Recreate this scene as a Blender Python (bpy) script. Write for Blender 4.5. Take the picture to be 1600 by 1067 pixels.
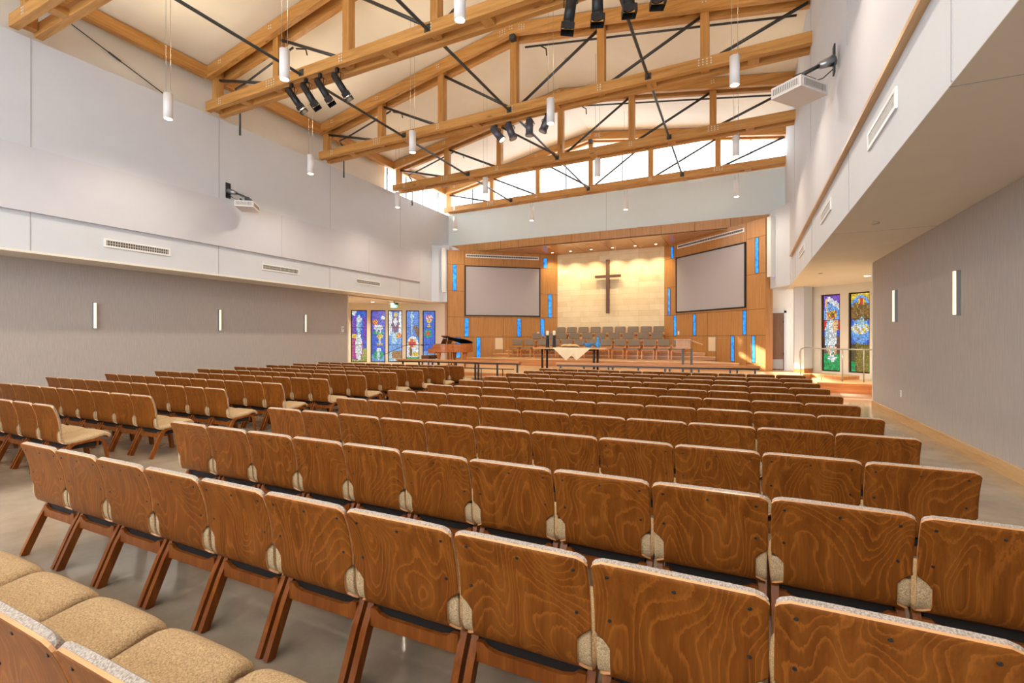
import bpy, bmesh, math, random
from mathutils import Vector, Matrix
random.seed(7)
R = math.radians
SC = bpy.context.scene
COL = SC.collection
for o in list(bpy.data.objects): bpy.data.objects.remove(o)

# ---------------------------------------------------------------- camera, world, big lights, exposure
YAW = math.atan(355 / 742)
cam = bpy.data.cameras.new('camera'); cam_o = bpy.data.objects.new('camera', cam); COL.objects.link(cam_o)
cam_o.location = (0, 0, 1.6); cam_o.rotation_euler = (R(90), 0, YAW)
cam.sensor_width = 36; cam.lens = 742 / 1600 * 36; cam.shift_y = -3.5 / 1600; cam.clip_start = 0.05; cam.clip_end = 300
SC.camera = cam_o
SC.view_settings.view_transform = 'Standard'; SC.view_settings.look = 'None'
SC.view_settings.gamma = 1; SC.view_settings.use_curve_mapping = False
SC.view_settings.exposure = 1.06
w = bpy.data.worlds.new('sky'); SC.world = w; w.use_nodes = True
nt = w.node_tree; bg = nt.nodes['Background']
# hazy sky, made a little brighter behind the camera than over the chancel
_tc = nt.nodes.new('ShaderNodeTexCoord'); _sx = nt.nodes.new('ShaderNodeSeparateXYZ'); _mr = nt.nodes.new('ShaderNodeMapRange')
nt.links.new(_tc.outputs['Generated'], _sx.inputs[0]); nt.links.new(_sx.outputs[1], _mr.inputs[0])
_mr.inputs[1].default_value = -0.6; _mr.inputs[2].default_value = 0.5; _mr.inputs[3].default_value = 3.6; _mr.inputs[4].default_value = 3.3
bg.inputs[0].default_value = (0.92, 0.955, 1.0, 1); nt.links.new(_mr.outputs[0], bg.inputs[1])

def light(name, kind, loc, energy, color, rot=(0, 0, 0), **kw):
    d = bpy.data.lights.new(name, kind); d.energy = energy; d.color = color
    for k, v in kw.items():
        if k == 'portal': d.cycles.is_portal = v
        else: setattr(d, k, v)
    o = bpy.data.objects.new(name, d); o.location = loc; o.rotation_euler = rot; COL.objects.link(o)
    return o
light('sun', 'SUN', (-30, 20, 25), 14.0, (1, .95, .86), Vector((14.5, -.55, -7.5)).to_track_quat('-Z', 'Y').to_euler(), angle=R(.6))
# daylight openings (portals only guide the sky light through the glazing)
light('front_clerestory_portal', 'AREA', (-5.9, 20.62, 9.2), 1, (1, 1, 1), (R(-90), 0, 0), shape='RECTANGLE', size=15, size_y=2.6, portal=True)
light('rear_glazing_portal', 'AREA', (-5.9, -6.3, 5.0), 1, (1, 1, 1), (R(90), 0, 0), shape='RECTANGLE', size=15, size_y=7.6, portal=True)
light('side_clerestory_portal', 'AREA', (-13.75, 18.2, 8.4), 1, (1, 1, 1), (0, R(-90), 0), shape='RECTANGLE', size=1.0, size_y=3.6, portal=True)

# ---------------------------------------------------------------- materials
def new_mat(name):
    m = bpy.data.materials.new(name); m.use_nodes = True
    n = m.node_tree; b = n.nodes['Principled BSDF']
    return m, n, b
def N(n, t, **kw):
    x = n.nodes.new(t)
    for k, v in kw.items(): setattr(x, k, v)
    return x
def ramp(n, fac, stops):
    r = N(n, 'ShaderNodeValToRGB'); e = r.color_ramp.elements
    e[0].position, e[0].color = stops[0][0], (*stops[0][1], 1)
    e[1].position, e[1].color = stops[-1][0], (*stops[-1][1], 1)
    for p, c in stops[1:-1]:
        q = e.new(p); q.color = (*c, 1)
    n.links.new(fac, r.inputs[0]); return r.outputs[0]
def coords(n, scale=(1, 1, 1), rnd=True, rot=(0, 0, 0)):
    tc = N(n, 'ShaderNodeTexCoord'); mp = N(n, 'ShaderNodeMapping')
    mp.inputs['Scale'].default_value = scale; mp.inputs['Rotation'].default_value = rot
    n.links.new(tc.outputs['Object'], mp.inputs[0])
    if rnd:
        oi = N(n, 'ShaderNodeObjectInfo'); mu = N(n, 'ShaderNodeMath', operation='MULTIPLY'); mu.inputs[1].default_value = 37.0
        n.links.new(oi.outputs['Random'], mu.inputs[0])
        cb = N(n, 'ShaderNodeCombineXYZ'); n.links.new(mu.outputs[0], cb.inputs[0]); n.links.new(mu.outputs[0], cb.inputs[1]); n.links.new(mu.outputs[0], cb.inputs[2])
        n.links.new(cb.outputs[0], mp.inputs['Location'])
    return mp.outputs[0]
def plain(name, col, rough=0.5, metal=0.0, noise=0.0, nscale=8, bump=0.0, coat=0.0):
    m, n, b = new_mat(name)
    b.inputs['Roughness'].default_value = rough; b.inputs['Metallic'].default_value = metal
    b.inputs['Coat Weight'].default_value = coat
    if noise or bump:
        nz = N(n, 'ShaderNodeTexNoise'); nz.inputs['Scale'].default_value = nscale; nz.inputs['Detail'].default_value = 4
        n.links.new(coords(n), nz.inputs[0])
        c0 = tuple(max(0, c * (1 - noise)) for c in col); c1 = tuple(min(1, c * (1 + noise)) for c in col)
        n.links.new(ramp(n, nz.outputs[0], [(0.3, c0), (0.7, c1)]), b.inputs['Base Color'])
        if bump:
            bp = N(n, 'ShaderNodeBump'); bp.inputs['Strength'].default_value = bump; bp.inputs['Distance'].default_value = 0.002
            n.links.new(nz.outputs[0], bp.inputs['Height']); n.links.new(bp.outputs[0], b.inputs['Normal'])
    else: b.inputs['Base Color'].default_value = (*col, 1)
    return m
def emit(name, col, strength):
    m, n, b = new_mat(name)
    b.inputs['Base Color'].default_value = (*col, 1)
    b.inputs['Emission Color'].default_value = (*col, 1); b.inputs['Emission Strength'].default_value = strength
    return m
def wood(name, dark, mid, light_, axis='z', scale=1.0, rough=0.45, contour=0.0, coat=0.0, knots=0.0, spec=0.5):
    """long grain along one axis; contour adds the plain-sliced loops of beech plywood"""
    m, n, b = new_mat(name)
    st = {'x': (0.35, 6, 6), 'y': (6, 0.35, 6), 'z': (6, 6, 0.35)}[axis]
    v = coords(n, tuple(s * scale for s in st))
    nz = N(n, 'ShaderNodeTexNoise'); nz.inputs['Scale'].default_value = 3; nz.inputs['Detail'].default_value = 6; nz.inputs['Distortion'].default_value = 0.4
    n.links.new(v, nz.inputs[0])
    c = ramp(n, nz.outputs[0], [(0.25, dark), (0.5, mid), (0.78, light_)])
    fine = N(n, 'ShaderNodeTexNoise'); fine.inputs['Scale'].default_value = 22; fine.inputs['Detail'].default_value = 3
    n.links.new(v, fine.inputs[0])
    mx = N(n, 'ShaderNodeMix', data_type='RGBA', blend_type='MULTIPLY'); mx.inputs[0].default_value = 0.5
    n.links.new(c, mx.inputs[6]); n.links.new(ramp(n, fine.outputs[0], [(0.3, (0.72, 0.72, 0.72)), (0.6, (1, 1, 1))]), mx.inputs[7])
    out = mx.outputs[2]
    if contour:
        st2 = {'x': (0.9, 2.6, 2.6), 'z': (3.0, 3.0, 1.3), 'y': (2.6, .9, 2.6)}[axis]
        v2 = coords(n, tuple(s * scale for s in st2))
        n2 = N(n, 'ShaderNodeTexNoise'); n2.inputs['Scale'].default_value = 1.1; n2.inputs['Detail'].default_value = 1.8; n2.inputs['Roughness'].default_value = 0.35; n2.inputs['Distortion'].default_value = 0.5
        n.links.new(v2, n2.inputs[0])
        mu = N(n, 'ShaderNodeMath', operation='MULTIPLY'); mu.inputs[1].default_value = 26; n.links.new(n2.outputs[0], mu.inputs[0])
        # slight jaggedness of the growth lines
        jg = N(n, 'ShaderNodeMath', operation='MULTIPLY_ADD'); jg.inputs[1].default_value = 0.55
        n.links.new(fine.outputs[0], jg.inputs[0]); n.links.new(mu.outputs[0], jg.inputs[2])
        fr = N(n, 'ShaderNodeMath', operation='FRACT'); n.links.new(jg.outputs[0], fr.inputs[0])
        line = ramp(n, fr.outputs[0], [(0.0, (0, 0, 0)), (0.62, (0.1, 0.1, 0.1)), (0.86, (1, 1, 1)), (0.93, (0, 0, 0))])
        sc = N(n, 'ShaderNodeMath', operation='MULTIPLY'); sc.inputs[1].default_value = contour
        n.links.new(line, sc.inputs[0])
        m2 = N(n, 'ShaderNodeMix', data_type='RGBA'); n.links.new(sc.outputs[0], m2.inputs[0])
        n.links.new(out, m2.inputs[6]); m2.inputs[7].default_value = (*[min(1, q * 1.55) for q in light_], 1)
        out = m2.outputs[2]
    if knots:
        vo = N(n, 'ShaderNodeTexVoronoi'); vo.inputs['Scale'].default_value = 1.0
        st3 = {'x': (0.9, 4, 4), 'y': (4, 0.9, 4), 'z': (4, 4, .9)}[axis]
        n.links.new(coords(n, st3), vo.inputs[0])
        m3 = N(n, 'ShaderNodeMix', data_type='RGBA'); n.links.new(ramp(n, vo.outputs['Distance'], [(0.06, (knots,) * 3), (0.12, (0, 0, 0))]), m3.inputs[0])
        n.links.new(out, m3.inputs[6]); m3.inputs[7].default_value = (*[q * 0.35 for q in dark], 1); out = m3.outputs[2]
    n.links.new(out, b.inputs['Base Color'])
    b.inputs['Roughness'].default_value = rough; b.inputs['Specular IOR Level'].default_value = spec; b.inputs['Coat Weight'].default_value = coat; b.inputs['Coat Roughness'].default_value = 0.25
    return m
def fabric_wall(name, c0, c1):
    m, n, b = new_mat(name)
    nz = N(n, 'ShaderNodeTexNoise'); nz.inputs['Scale'].default_value = 1; nz.inputs['Detail'].default_value = 5; nz.inputs['Roughness'].default_value = 0.8
    n.links.new(coords(n, (60, 60, 3), False), nz.inputs[0])
    n.links.new(ramp(n, nz.outputs[0], [(0.3, c0), (0.7, c1)]), b.inputs['Base Color'])
    b.inputs['Roughness'].default_value = 0.9
    return m
def weave(name, dark, light_):
    m, n, b = new_mat(name)
    nz = N(n, 'ShaderNodeTexNoise'); nz.inputs['Scale'].default_value = 230; nz.inputs['Detail'].default_value = 2
    n.links.new(coords(n, (1, .7, 1)), nz.inputs[0])
    n.links.new(ramp(n, nz.outputs[0], [(0.35, dark), (0.62, light_)]), b.inputs['Base Color'])
    bp = N(n, 'ShaderNodeBump'); bp.inputs['Strength'].default_value = 0.5; bp.inputs['Distance'].default_value = 0.002
    n.links.new(nz.outputs[0], bp.inputs['Height']); n.links.new(bp.outputs[0], b.inputs['Normal'])
    b.inputs['Roughness'].default_value = 0.95; pass
    return m
def stone_mat():
    m, n, b = new_mat('limestone')
    tc = N(n, 'ShaderNodeTexCoord'); sp = N(n, 'ShaderNodeSeparateXYZ'); n.links.new(tc.outputs['Object'], sp.inputs[0])
    cb = N(n, 'ShaderNodeCombineXYZ'); n.links.new(sp.outputs[0], cb.inputs[0]); n.links.new(sp.outputs[2], cb.inputs[1])
    br = N(n, 'ShaderNodeTexBrick'); br.inputs['Scale'].default_value = 1; br.inputs['Brick Width'].default_value = 0.95; br.inputs['Row Height'].default_value = 0.27
    br.inputs['Mortar Size'].default_value = 0.004; br.inputs['Color1'].default_value = (.80, .62, .36, 1); br.inputs['Color2'].default_value = (.88, .74, .50, 1)
    br.inputs['Mortar'].default_value = (.60, .45, .25, 1); br.offset_frequency = 2; br.squash = 1.5; br.squash_frequency = 3
    n.links.new(cb.outputs[0], br.inputs[0])
    nz = N(n, 'ShaderNodeTexNoise'); nz.inputs['Scale'].default_value = 2.5; nz.inputs['Detail'].default_value = 6
    n.links.new(tc.outputs['Object'], nz.inputs[0])
    mx = N(n, 'ShaderNodeMix', data_type='RGBA', blend_type='MULTIPLY'); mx.inputs[0].default_value = 0.6
    n.links.new(br.outputs[0], mx.inputs[6]); n.links.new(ramp(n, nz.outputs[0], [(0.3, (.90, .84, .72)), (0.6, (1, 1, 1))]), mx.inputs[7])
    n.links.new(mx.outputs[2], b.inputs['Base Color']); b.inputs['Roughness'].default_value = 0.8
    return m
def floor_mat():
    m, n, b = new_mat('polished_concrete')
    nz = N(n, 'ShaderNodeTexNoise'); nz.inputs['Scale'].default_value = 0.8; nz.inputs['Detail'].default_value = 8; nz.inputs['Roughness'].default_value = 0.65
    n.links.new(coords(n, rnd=False), nz.inputs[0])
    n.links.new(ramp(n, nz.outputs[0], [(0.3, (.21, .165, .12)), (0.5, (.32, .262, .195)), (0.72, (.44, .37, .285))]), b.inputs['Base Color'])
    b.inputs['Roughness'].default_value = 0.13; b.inputs['Specular IOR Level'].default_value = 0.7
    return m
def deck_mat():
    m, n, b = new_mat('maple_strip_floor')
    v = coords(n, (0.6, 9, 1), False); nz = N(n, 'ShaderNodeTexNoise'); nz.inputs['Scale'].default_value = 2; nz.inputs['Detail'].default_value = 4
    n.links.new(v, nz.inputs[0]); n.links.new(ramp(n, nz.outputs[0], [(0.3, (.60, .36, .16)), (0.7, (.80, .55, .28))]), b.inputs['Base Color'])
    b.inputs['Roughness'].default_value = 0.3
    return m
def blue_glass():
    m, n, b = new_mat('backlit_blue_glass')
    nz = N(n, 'ShaderNodeTexNoise'); nz.inputs['Scale'].default_value = 6; nz.inputs['Detail'].default_value = 5
    n.links.new(coords(n), nz.inputs[0])
    c = ramp(n, nz.outputs[0], [(0.3, (.01, .12, .55)), (0.7, (.05, .38, .95))])
    n.links.new(c, b.inputs['Base Color']); n.links.new(c, b.inputs['Emission Color']); b.inputs['Emission Strength'].default_value = 0.38
    b.inputs['Roughness'].default_value = 0.15
    return m
def clear_glass():
    m, n, b = new_mat('clear_glass')
    out = n.nodes['Material Output']; n.nodes.remove(b)
    t = N(n, 'ShaderNodeBsdfTransparent'); g = N(n, 'ShaderNodeBsdfGlossy'); g.inputs['Roughness'].default_value = 0.02
    t.inputs[0].default_value = (.97, .99, 1, 1); mx = N(n, 'ShaderNodeMixShader'); mx.inputs[0].default_value = 0.05
    n.links.new(t.outputs[0], mx.inputs[1]); n.links.new(g.outputs[0], mx.inputs[2]); n.links.new(mx.outputs[0], out.inputs[0])
    return m
def mosaic_mat():
    m, n, b = new_mat('stained_glass_pieces')
    at = N(n, 'ShaderNodeVertexColor'); at.layer_name = 'piece'
    b.inputs['Base Color'].default_value = (.02, .02, .025, 1); n.links.new(at.outputs[0], b.inputs['Emission Color'])
    b.inputs['Emission Strength'].default_value = 0.62; b.inputs['Roughness'].default_value = 0.2
    return m
M = dict(
    chair=wood('beech_plywood_back', (.105, .027, .0030), (.160, .046, .0055), (.215, .070, .0105), 'z', 1.0, 0.38, 0.5, 0.0, 0.0, 0.13),
    leg=wood('chair_frame_wood', (.15, .036, .005), (.22, .060, .009), (.30, .095, .016), 'z', 1.2, 0.35, 0, 0.0, 0, 0.25),
    edge=wood('plywood_edge', (.45, .20, .07), (.58, .29, .12), (.68, .38, .18), 'x', 1, 0.3, 0, 0.3),
    pad=weave('tan_upholstery', (.28, .185, .095), (.54, .385, .215)),
    pad_cool_lit=weave('tan_upholstery_cool_lit', (.20, .165, .135), (.40, .34, .29)),  # same tan cloth, greyed to paint in the cooler light on the backs
    underbox=plain('dark_brown', (.010, .006, .004), 0.85),
    spotgrey=plain('slate_metal', (.10, .10, .125), 0.4, 0.3),
    screw=plain('black_screw', (.012, .012, .012), 0.4),
    glulam_x=wood('glulam_across', (.40, .175, .035), (.57, .275, .068), (.67, .35, .11), 'x', 0.8, 0.5, 0, 0, 0.8),
    glulam_y=wood('glulam_along', (.40, .175, .035), (.57, .275, .068), (.67, .35, .11), 'y', 0.8, 0.5, 0, 0, 0.8),
    glulam_z=wood('glulam_upright', (.40, .175, .035), (.57, .275, .068), (.67, .35, .11), 'z', 0.8, 0.5, 0, 0, 0.8),
    veneer=wood('cherry_veneer', (.42, .185, .050), (.50, .235, .070), (.57, .28, .092), 'z', 0.9, 0.33, 0, 0.25),
    riser=wood('riser_wood', (.42, .16, .045), (.54, .22, .07), (.62, .29, .11), 'x', 0.8, 0.4),
    deck=deck_mat(),
    cherry=wood('red_cherry', (.36, .10, .025), (.46, .14, .035), (.54, .19, .055), 'x', 0.8, 0.25, 0, 0.5),
    cream=plain('cream_ceiling_paint', (.80, .75, .66), 0.8, noise=.02, nscale=2),
    white=plain('white_wall_paint', (.62, .645, .69), 0.7, noise=.015, nscale=2),
    band=plain('pale_lilac_wall_paint', (.60, .60, .65), 0.7, noise=.015, nscale=2),
    mint=plain('pale_mint_wall_paint', (.68, .745, .735), 0.7, noise=.015, nscale=2),
    alcove=plain('alcove_paint', (.74, .69, .60), 0.75),
    fabric=fabric_wall('grey_fabric_wallcovering', (.38, .335, .31), (.50, .45, .415)),
    oak=wood('oak_baseboard', (.50, .28, .11), (.62, .38, .17), (.70, .46, .23), 'y', 1, 0.4),
    stone=stone_mat(), floor=floor_mat(), blue=blue_glass(), glass=clear_glass(), mosaic=mosaic_mat(),
    steel=plain('dark_steel', (.075, .078, .075), 0.4, 0.6), black=plain('black_metal', (.018, .018, .021), 0.45, 0.3),
    bolt=plain('zinc_bolt', (.72, .72, .70), 0.35, 0.6), grey=plain('grey_aluminium', (.33, .33, .33), 0.35, 0.8),
    brushed=plain('brushed_steel', (.34, .33, .32), 0.35, 0.8), plug=plain('dark_joint', (.05, .03, .02), 0.9),
    pend=plain('pendant_white_enamel', (.78, .75, .74), 0.4), lens=emit('warm_lamp_lens', (1.0, .80, .52), 5),
    sconce=emit('sconce_diffuser', (1.0, .82, .60), .45), down=emit('downlight_lens', (1.0, .82, .55), 4),
    seam=plain('grey_joint', (.42, .41, .42), 0.8), plastic=plain('white_plastic', (.80, .80, .78), 0.4),
    screen=plain('grey_screen_cloth', (.43, .40, .405), 0.55), vent=plain('vent_metal', (.56, .52, .47), 0.5), slot=plain('vent_slot', (.10, .09, .08), 0.8),
    speaker=plain('white_speaker_cloth', (.70, .69, .66), 0.7, noise=.03, nscale=200), cream_grille=plain('cream_grille', (.80, .62, .38), 0.7, noise=.05, nscale=150),
    choir=plain('taupe_upholstery', (.235, .178, .125), 0.95, noise=.18, nscale=240), choirwood=wood('choir_chair_wood', (.48, .15, .025), (.60, .215, .04), (.70, .28, .06), 'z', 1, 0.35),
    cross=wood('dark_walnut', (.085, .034, .014), (.13, .055, .022), (.18, .08, .035), 'z', 1, 0.5),
    linen=plain('cream_linen', (.78, .66, .47), 0.95, noise=.06, nscale=300), wax=plain('cream_wax', (.86, .78, .62), 0.5),
    bread=plain('loaf_crust', (.72, .45, .18), 0.8, noise=.3, nscale=25), bluepot=plain('blue_glaze', (.05, .28, .72), 0.12, noise=.5, nscale=14, coat=.5),
    ivory=plain('ivory', (.85, .82, .75), 0.3), paper=plain('sheet_paper', (.80, .80, .90), 0.7), exitg=emit('exit_green', (.02, .75, .28), .6),
    yellow=plain('yellow_label', (.85, .52, .03), 0.5), door=wood('brown_door', (.16, .075, .033), (.20, .095, .042), (.24, .12, .055), 'z', 1, 0.4),
    cable=plain('thin_cable', (.30, .27, .23), 0.5), led=emit('violet_indicator', (.35, .2, 1.0), 1.5), plasma=plain('projector_shell', (.66, .60, .57), 0.45),
)

# ---------------------------------------------------------------- mesh helpers
class MB:
    def __init__(s): s.bm = bmesh.new(); s.mi = 0
    def mat(s, i): s.mi = i; return s
    def _f(s, vs):
        try: f = s.bm.faces.new(vs); f.material_index = s.mi; return f
        except ValueError: return None
    def box(s, x0, x1, y0, y1, z0, z1, T=None):
        c = [Vector((x, y, z)) for z in (z0, z1) for x, y in ((x0, y0), (x1, y0), (x1, y1), (x0, y1))]
        if T: c = [T @ p for p in c]
        v = [s.bm.verts.new(p) for p in c]
        for q in ((0, 3, 2, 1), (4, 5, 6, 7), (0, 1, 5, 4), (1, 2, 6, 5), (2, 3, 7, 6), (3, 0, 4, 7)): s._f([v[i] for i in q])
        return s
    def cyl(s, a, b, r0, r1=None, n=12, cap=True, smooth=True):
        a = Vector(a); b = Vector(b); r1 = r0 if r1 is None else r1
        d = (b - a).normalized(); q = d.to_track_quat('Z', 'Y'); ra, rb = [], []
        for i in range(n):
            t = 2 * math.pi * i / n; e = q @ Vector((math.cos(t), math.sin(t), 0))
            ra.append(s.bm.verts.new(a + e * r0)); rb.append(s.bm.verts.new(b + e * r1))
        for i in range(n):
            f = s._f([ra[i], ra[(i + 1) % n], rb[(i + 1) % n], rb[i]])
            if f and smooth: f.smooth = True
        if cap: s._f(ra[::-1]); s._f(rb)
        return s
    def tube(s, pts, r, n=8):
        pts = [Vector(p) for p in pts]; rings = []
        for k, p in enumerate(pts):
            d = (pts[min(k + 1, len(pts) - 1)] - pts[max(k - 1, 0)]).normalized(); q = d.to_track_quat('Z', 'Y')
            rings.append([s.bm.verts.new(p + q @ Vector((math.cos(2 * math.pi * i / n) * r, math.sin(2 * math.pi * i / n) * r, 0))) for i in range(n)])
        for A, B in zip(rings, rings[1:]):
            # align rings
            best = min(range(n), key=lambda o: sum((A[i].co - B[(i + o) % n].co).length for i in range(n)))
            for i in range(n):
                f = s._f([A[i], A[(i + 1) % n], B[(i + 1 + best) % n], B[(i + best) % n]])
                if f: f.smooth = True
        s._f(rings[0][::-1]); s._f(rings[-1]); return s
    def lathe(s, prof, c=(0, 0, 0), n=20):
        rings = []
        for r, z in prof:
            rings.append([s.bm.verts.new((c[0] + r * math.cos(2 * math.pi * i / n), c[1] + r * math.sin(2 * math.pi * i / n), c[2] + z)) for i in range(n)])
        for A, B in zip(rings, rings[1:]):
            for i in range(n):
                f = s._f([A[i], A[(i + 1) % n], B[(i + 1) % n], B[i]])
                if f: f.smooth = True
        s._f(rings[0][::-1]); s._f(rings[-1]); return s
    def prism(s, poly, z0, z1, T=None):
        """poly: list of (x,y); extruded along z"""
        a = [Vector((x, y, z0)) for x, y in poly]; b = [Vector((x, y, z1)) for x, y in poly]
        if T: a = [T @ p for p in a]; b = [T @ p for p in b]
        a = [s.bm.verts.new(p) for p in a]; b = [s.bm.verts.new(p) for p in b]
        s._f(a[::-1]); s._f(b)
        for i in range(len(a)): s._f([a[i], a[(i + 1) % len(a)], b[(i + 1) % len(a)], b[i]])
        return s
    def ribbon(s, pts, wx0, wx1, th):
        """polyline in (y,z), extruded over x from wx0 to wx1, thickness th"""
        P = [Vector((0, y, z)) for y, z in pts]; up, dn = [], []
        for k, p in enumerate(P):
            d = (P[min(k + 1, len(P) - 1)] - P[max(k - 1, 0)]).normalized(); nrm = Vector((0, -d.z, d.y)) * th / 2
            up.append(p + nrm); dn.append(p - nrm)
        L = [[s.bm.verts.new((x, q.y, q.z)) for q in arr] for x in (wx0, wx1) for arr in (up, dn)]
        u0, d0, u1, d1 = L
        for k in range(len(P) - 1):
            s._f([u0[k], u1[k], u1[k + 1], u0[k + 1]]); s._f([d0[k], d0[k + 1], d1[k + 1], d1[k]])
            s._f([u0[k], u0[k + 1], d0[k + 1], d0[k]]); s._f([u1[k], d1[k], d1[k + 1], u1[k + 1]])
        s._f([u0[0], d0[0], d1[0], u1[0]]); s._f([u0[-1], u1[-1], d1[-1], d0[-1]]); return s
    def sheet(s, top, bot, smooth=True):
        """closed slab from two equal grids of points"""
        A = [[s.bm.verts.new(p) for p in r] for r in top]; B = [[s.bm.verts.new(p) for p in r] for r in bot]
        m, n = len(A), len(A[0])
        for i in range(m - 1):
            for j in range(n - 1):
                f = s._f([A[i][j], A[i][j + 1], A[i + 1][j + 1], A[i + 1][j]]); g = s._f([B[i][j], B[i + 1][j], B[i + 1][j + 1], B[i][j + 1]])
                for h in (f, g):
                    if h: h.smooth = smooth
        return A, B
    def build(s, name, mats, parent=None, bevel=0.0, loc=None):
        if bevel:
            ed = [e for e in s.bm.edges if len(e.link_faces) == 2 and e.calc_face_angle(0) > 0.6]
            bmesh.ops.bevel(s.bm, geom=ed, offset=bevel, segments=1, affect='EDGES', clamp_overlap=True)
        bmesh.ops.recalc_face_normals(s.bm, faces=s.bm.faces)
        me = bpy.data.meshes.new(name); s.bm.to_mesh(me); s.bm.free()
        for m in (mats if isinstance(mats, (list, tuple)) else [mats]): me.materials.append(m)
        o = bpy.data.objects.new(name, me); COL.objects.link(o)
        if parent: o.parent = parent
        if loc: o.location = loc
        return o
def tag(o, label, cat, group=None):
    o['label'] = label; o['category'] = cat
    if group: o['group'] = group
    return o
def thing(name, label, cat, loc=(0, 0, 0), rz=0, group=None):
    o = bpy.data.objects.new(name, None); o.empty_display_size = 0.1; COL.objects.link(o)
    o.location = loc; o.rotation_euler = (0, 0, rz); return tag(o, label, cat, group)
def struct(o): o['kind'] = 'structure'; return o
def copy_tree(o, parent=None):
    c = o.copy(); COL.objects.link(c); c.parent = parent
    for ch in KIDS.get(o.name, []): copy_tree(ch, c)
    return c
KIDS = {}
def kids_of(root):
    KIDS.clear()
    for o in bpy.data.objects:
        if o.parent: KIDS.setdefault(o.parent.name, []).append(o)
ORD = 'zeroth first second third fourth fifth sixth seventh eighth ninth tenth eleventh twelfth thirteenth'.split()
def cr(pts, sub=3):
    out = []
    P = [pts[0]] + list(pts) + [pts[-1]]
    for i in range(1, len(P) - 2):
        for k in range(sub):
            t = k / sub; a, b, c, d = P[i - 1], P[i], P[i + 1], P[i + 2]
            out.append(tuple(0.5 * ((2 * b[j]) + (-a[j] + c[j]) * t + (2 * a[j] - 5 * b[j] + 4 * c[j] - d[j]) * t * t + (-a[j] + 3 * b[j] - 3 * c[j] + d[j]) * t ** 3) for j in range(len(a))))
    out.append(tuple(pts[-1])); return out

# ---------------------------------------------------------------- the setting
ZT = 7.88            # top of the nave walls
XL = -13.35; XG = -14.3
def rx(y): return 1.27 + 0.0135 * y      # right nave wall line
YB = -6.3; YF = 20.4
struct(MB().box(-18.5, 7, YB - .3, 23.5, -.2, 0).build('floor', M['floor']))
# left nave wall: upper plain band, projecting middle band, lower band, end bulkhead
f = MB()
f.box(XL - .3, XL, YB, YF + .3, 5.6, ZT)
f.box(XL - .3, XL - .02, YB, 18.9, 3.45, 4.25)
f.box(XL - .3, XL, 18.0, YF + .3, 3.45, 5.6)
wl = struct(f.build('wall_left', M['white']))
struct(MB().box(XL - .28, XL + .05, YB, 18.0, 4.25, 5.6).build('wall_left_band', M['band'], bevel=.006))
f = MB()
for y in (.6, 4.61, 8.59, 12.66, 16.6): f.box(XL - .01, XL + .004, y - .009, y + .009, 5.6, ZT - .002); f.box(XL - .03, XL - .016, y - .009, y + .009, 3.46, 4.25)
for y in (10.6, 14.6): f.box(XL + .04, XL + .053, y - .005, y + .005, 4.26, 5.59)
f.build('wall_seam', M['seam'], wl)
struct(MB().box(XG - .2, XL, YB, 23, 3.4, 3.45).box(-18.3, XG, 14.3, 23, 3.4, 3.45).build('ceiling_side_left', M['cream']))
struct(MB().prism([(XL, 18.95), (-12.85, 19.2), (-12.62, 19.32), (-12.62, 20.4), (XL, 20.4)], 3.4, 6.12).build('wall_left_return', M['white']))
struct(MB().box(XL - .9, XL - .35, YB, 16.0, ZT - .1, 10).build('wall_left_upper', M['cream']))
# side clerestory between the last two trusses on the left
# right nave wall follows a very slightly splayed line
def rbox(mb, a, b, y0, y1, z0, z1):
    mb.prism([(rx(y0) + a, y0), (rx(y1) + a, y1), (rx(y1) + b, y1), (rx(y0) + b, y0)], z0, z1); return mb
f = MB(); rbox(f, 0, .3, YB, YF + .3, 5.6, 10.2); rbox(f, .02, .3, YB, 18.6, 3.402, 4.3); rbox(f, 0, .3, 17.6, YF + .3, 3.402, 5.6)
wr = struct(f.build('wall_right', M['white']))
f = MB(); rbox(f, -.05, .28, YB, 17.6, 4.27, 5.6); struct(f.build('wall_right_band', M['band'], bevel=.006))
f = MB(); rbox(f, -.054, .02, YB, 17.6, 4.255, 4.30); struct(f.build('trim_1', M['oak']))
f = MB()
for y in (.4, 4.34, 8.1, 12.4, 16.4):
    rbox(f, -.004, .01, y - .008, y + .008, 5.6, 9.3); rbox(f, .014, .03, y - .009, y + .009, 3.41, 4.25)
f.build('wall_seam', M['seam'], wr)
f = MB(); f.prism([(rx(YB) + .021, YB), (rx(23) + .021, 23), (6.2, 23), (6.2, YB)], 3.398, 3.46); cs = struct(f.build('ceiling_side_right', M['cream']))
f = MB()
for y in (4.4, 9.7): f.box(rx(y) + .02, 2.83, y - .006, y + .006, 3.396, 3.401)
f.build('ceiling_joint', M['seam'], cs)
struct(MB().prism([(rx(18.2), 18.2), (1.16, 18.9), (1.0, 19.2), (1.0, 20.5), (rx(20.5), 20.5)], 3.4, 6.15).build('wall_right_return', M['white']))
# fabric covered side walls
struct(MB().box(XG - .2, XG, YB, 14.46, 0, 3.4).build('wall_side_left', M['fabric']))
struct(MB().box(XG - .2, XG + .015, 14.46, 14.5, 0, 3.4).box(-18.2, XG - .2, 14.3, 14.46, 0, 3.4).build('wall_side_left_end', M['alcove']))
struct(MB().box(2.83, 3.03, YB, 13.68, 0, 3.4).build('wall_side_right', M['fabric']))
struct(MB().box(2.815, 3.03, 13.68, 13.72, 0, 3.4).box(3.03, 6.1, 13.5, 13.68, 0, 3.4).build('wall_side_right_end', M['alcove']))
struct(MB().box(2.805, 2.83, YB, 13.72, 0, .16).build('baseboard_right', M['oak'], bevel=.004))
struct(MB().box(XG, XG + .025, YB, 14.5, 0, .16).build('baseboard_left', M['oak'], bevel=.004))
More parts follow.
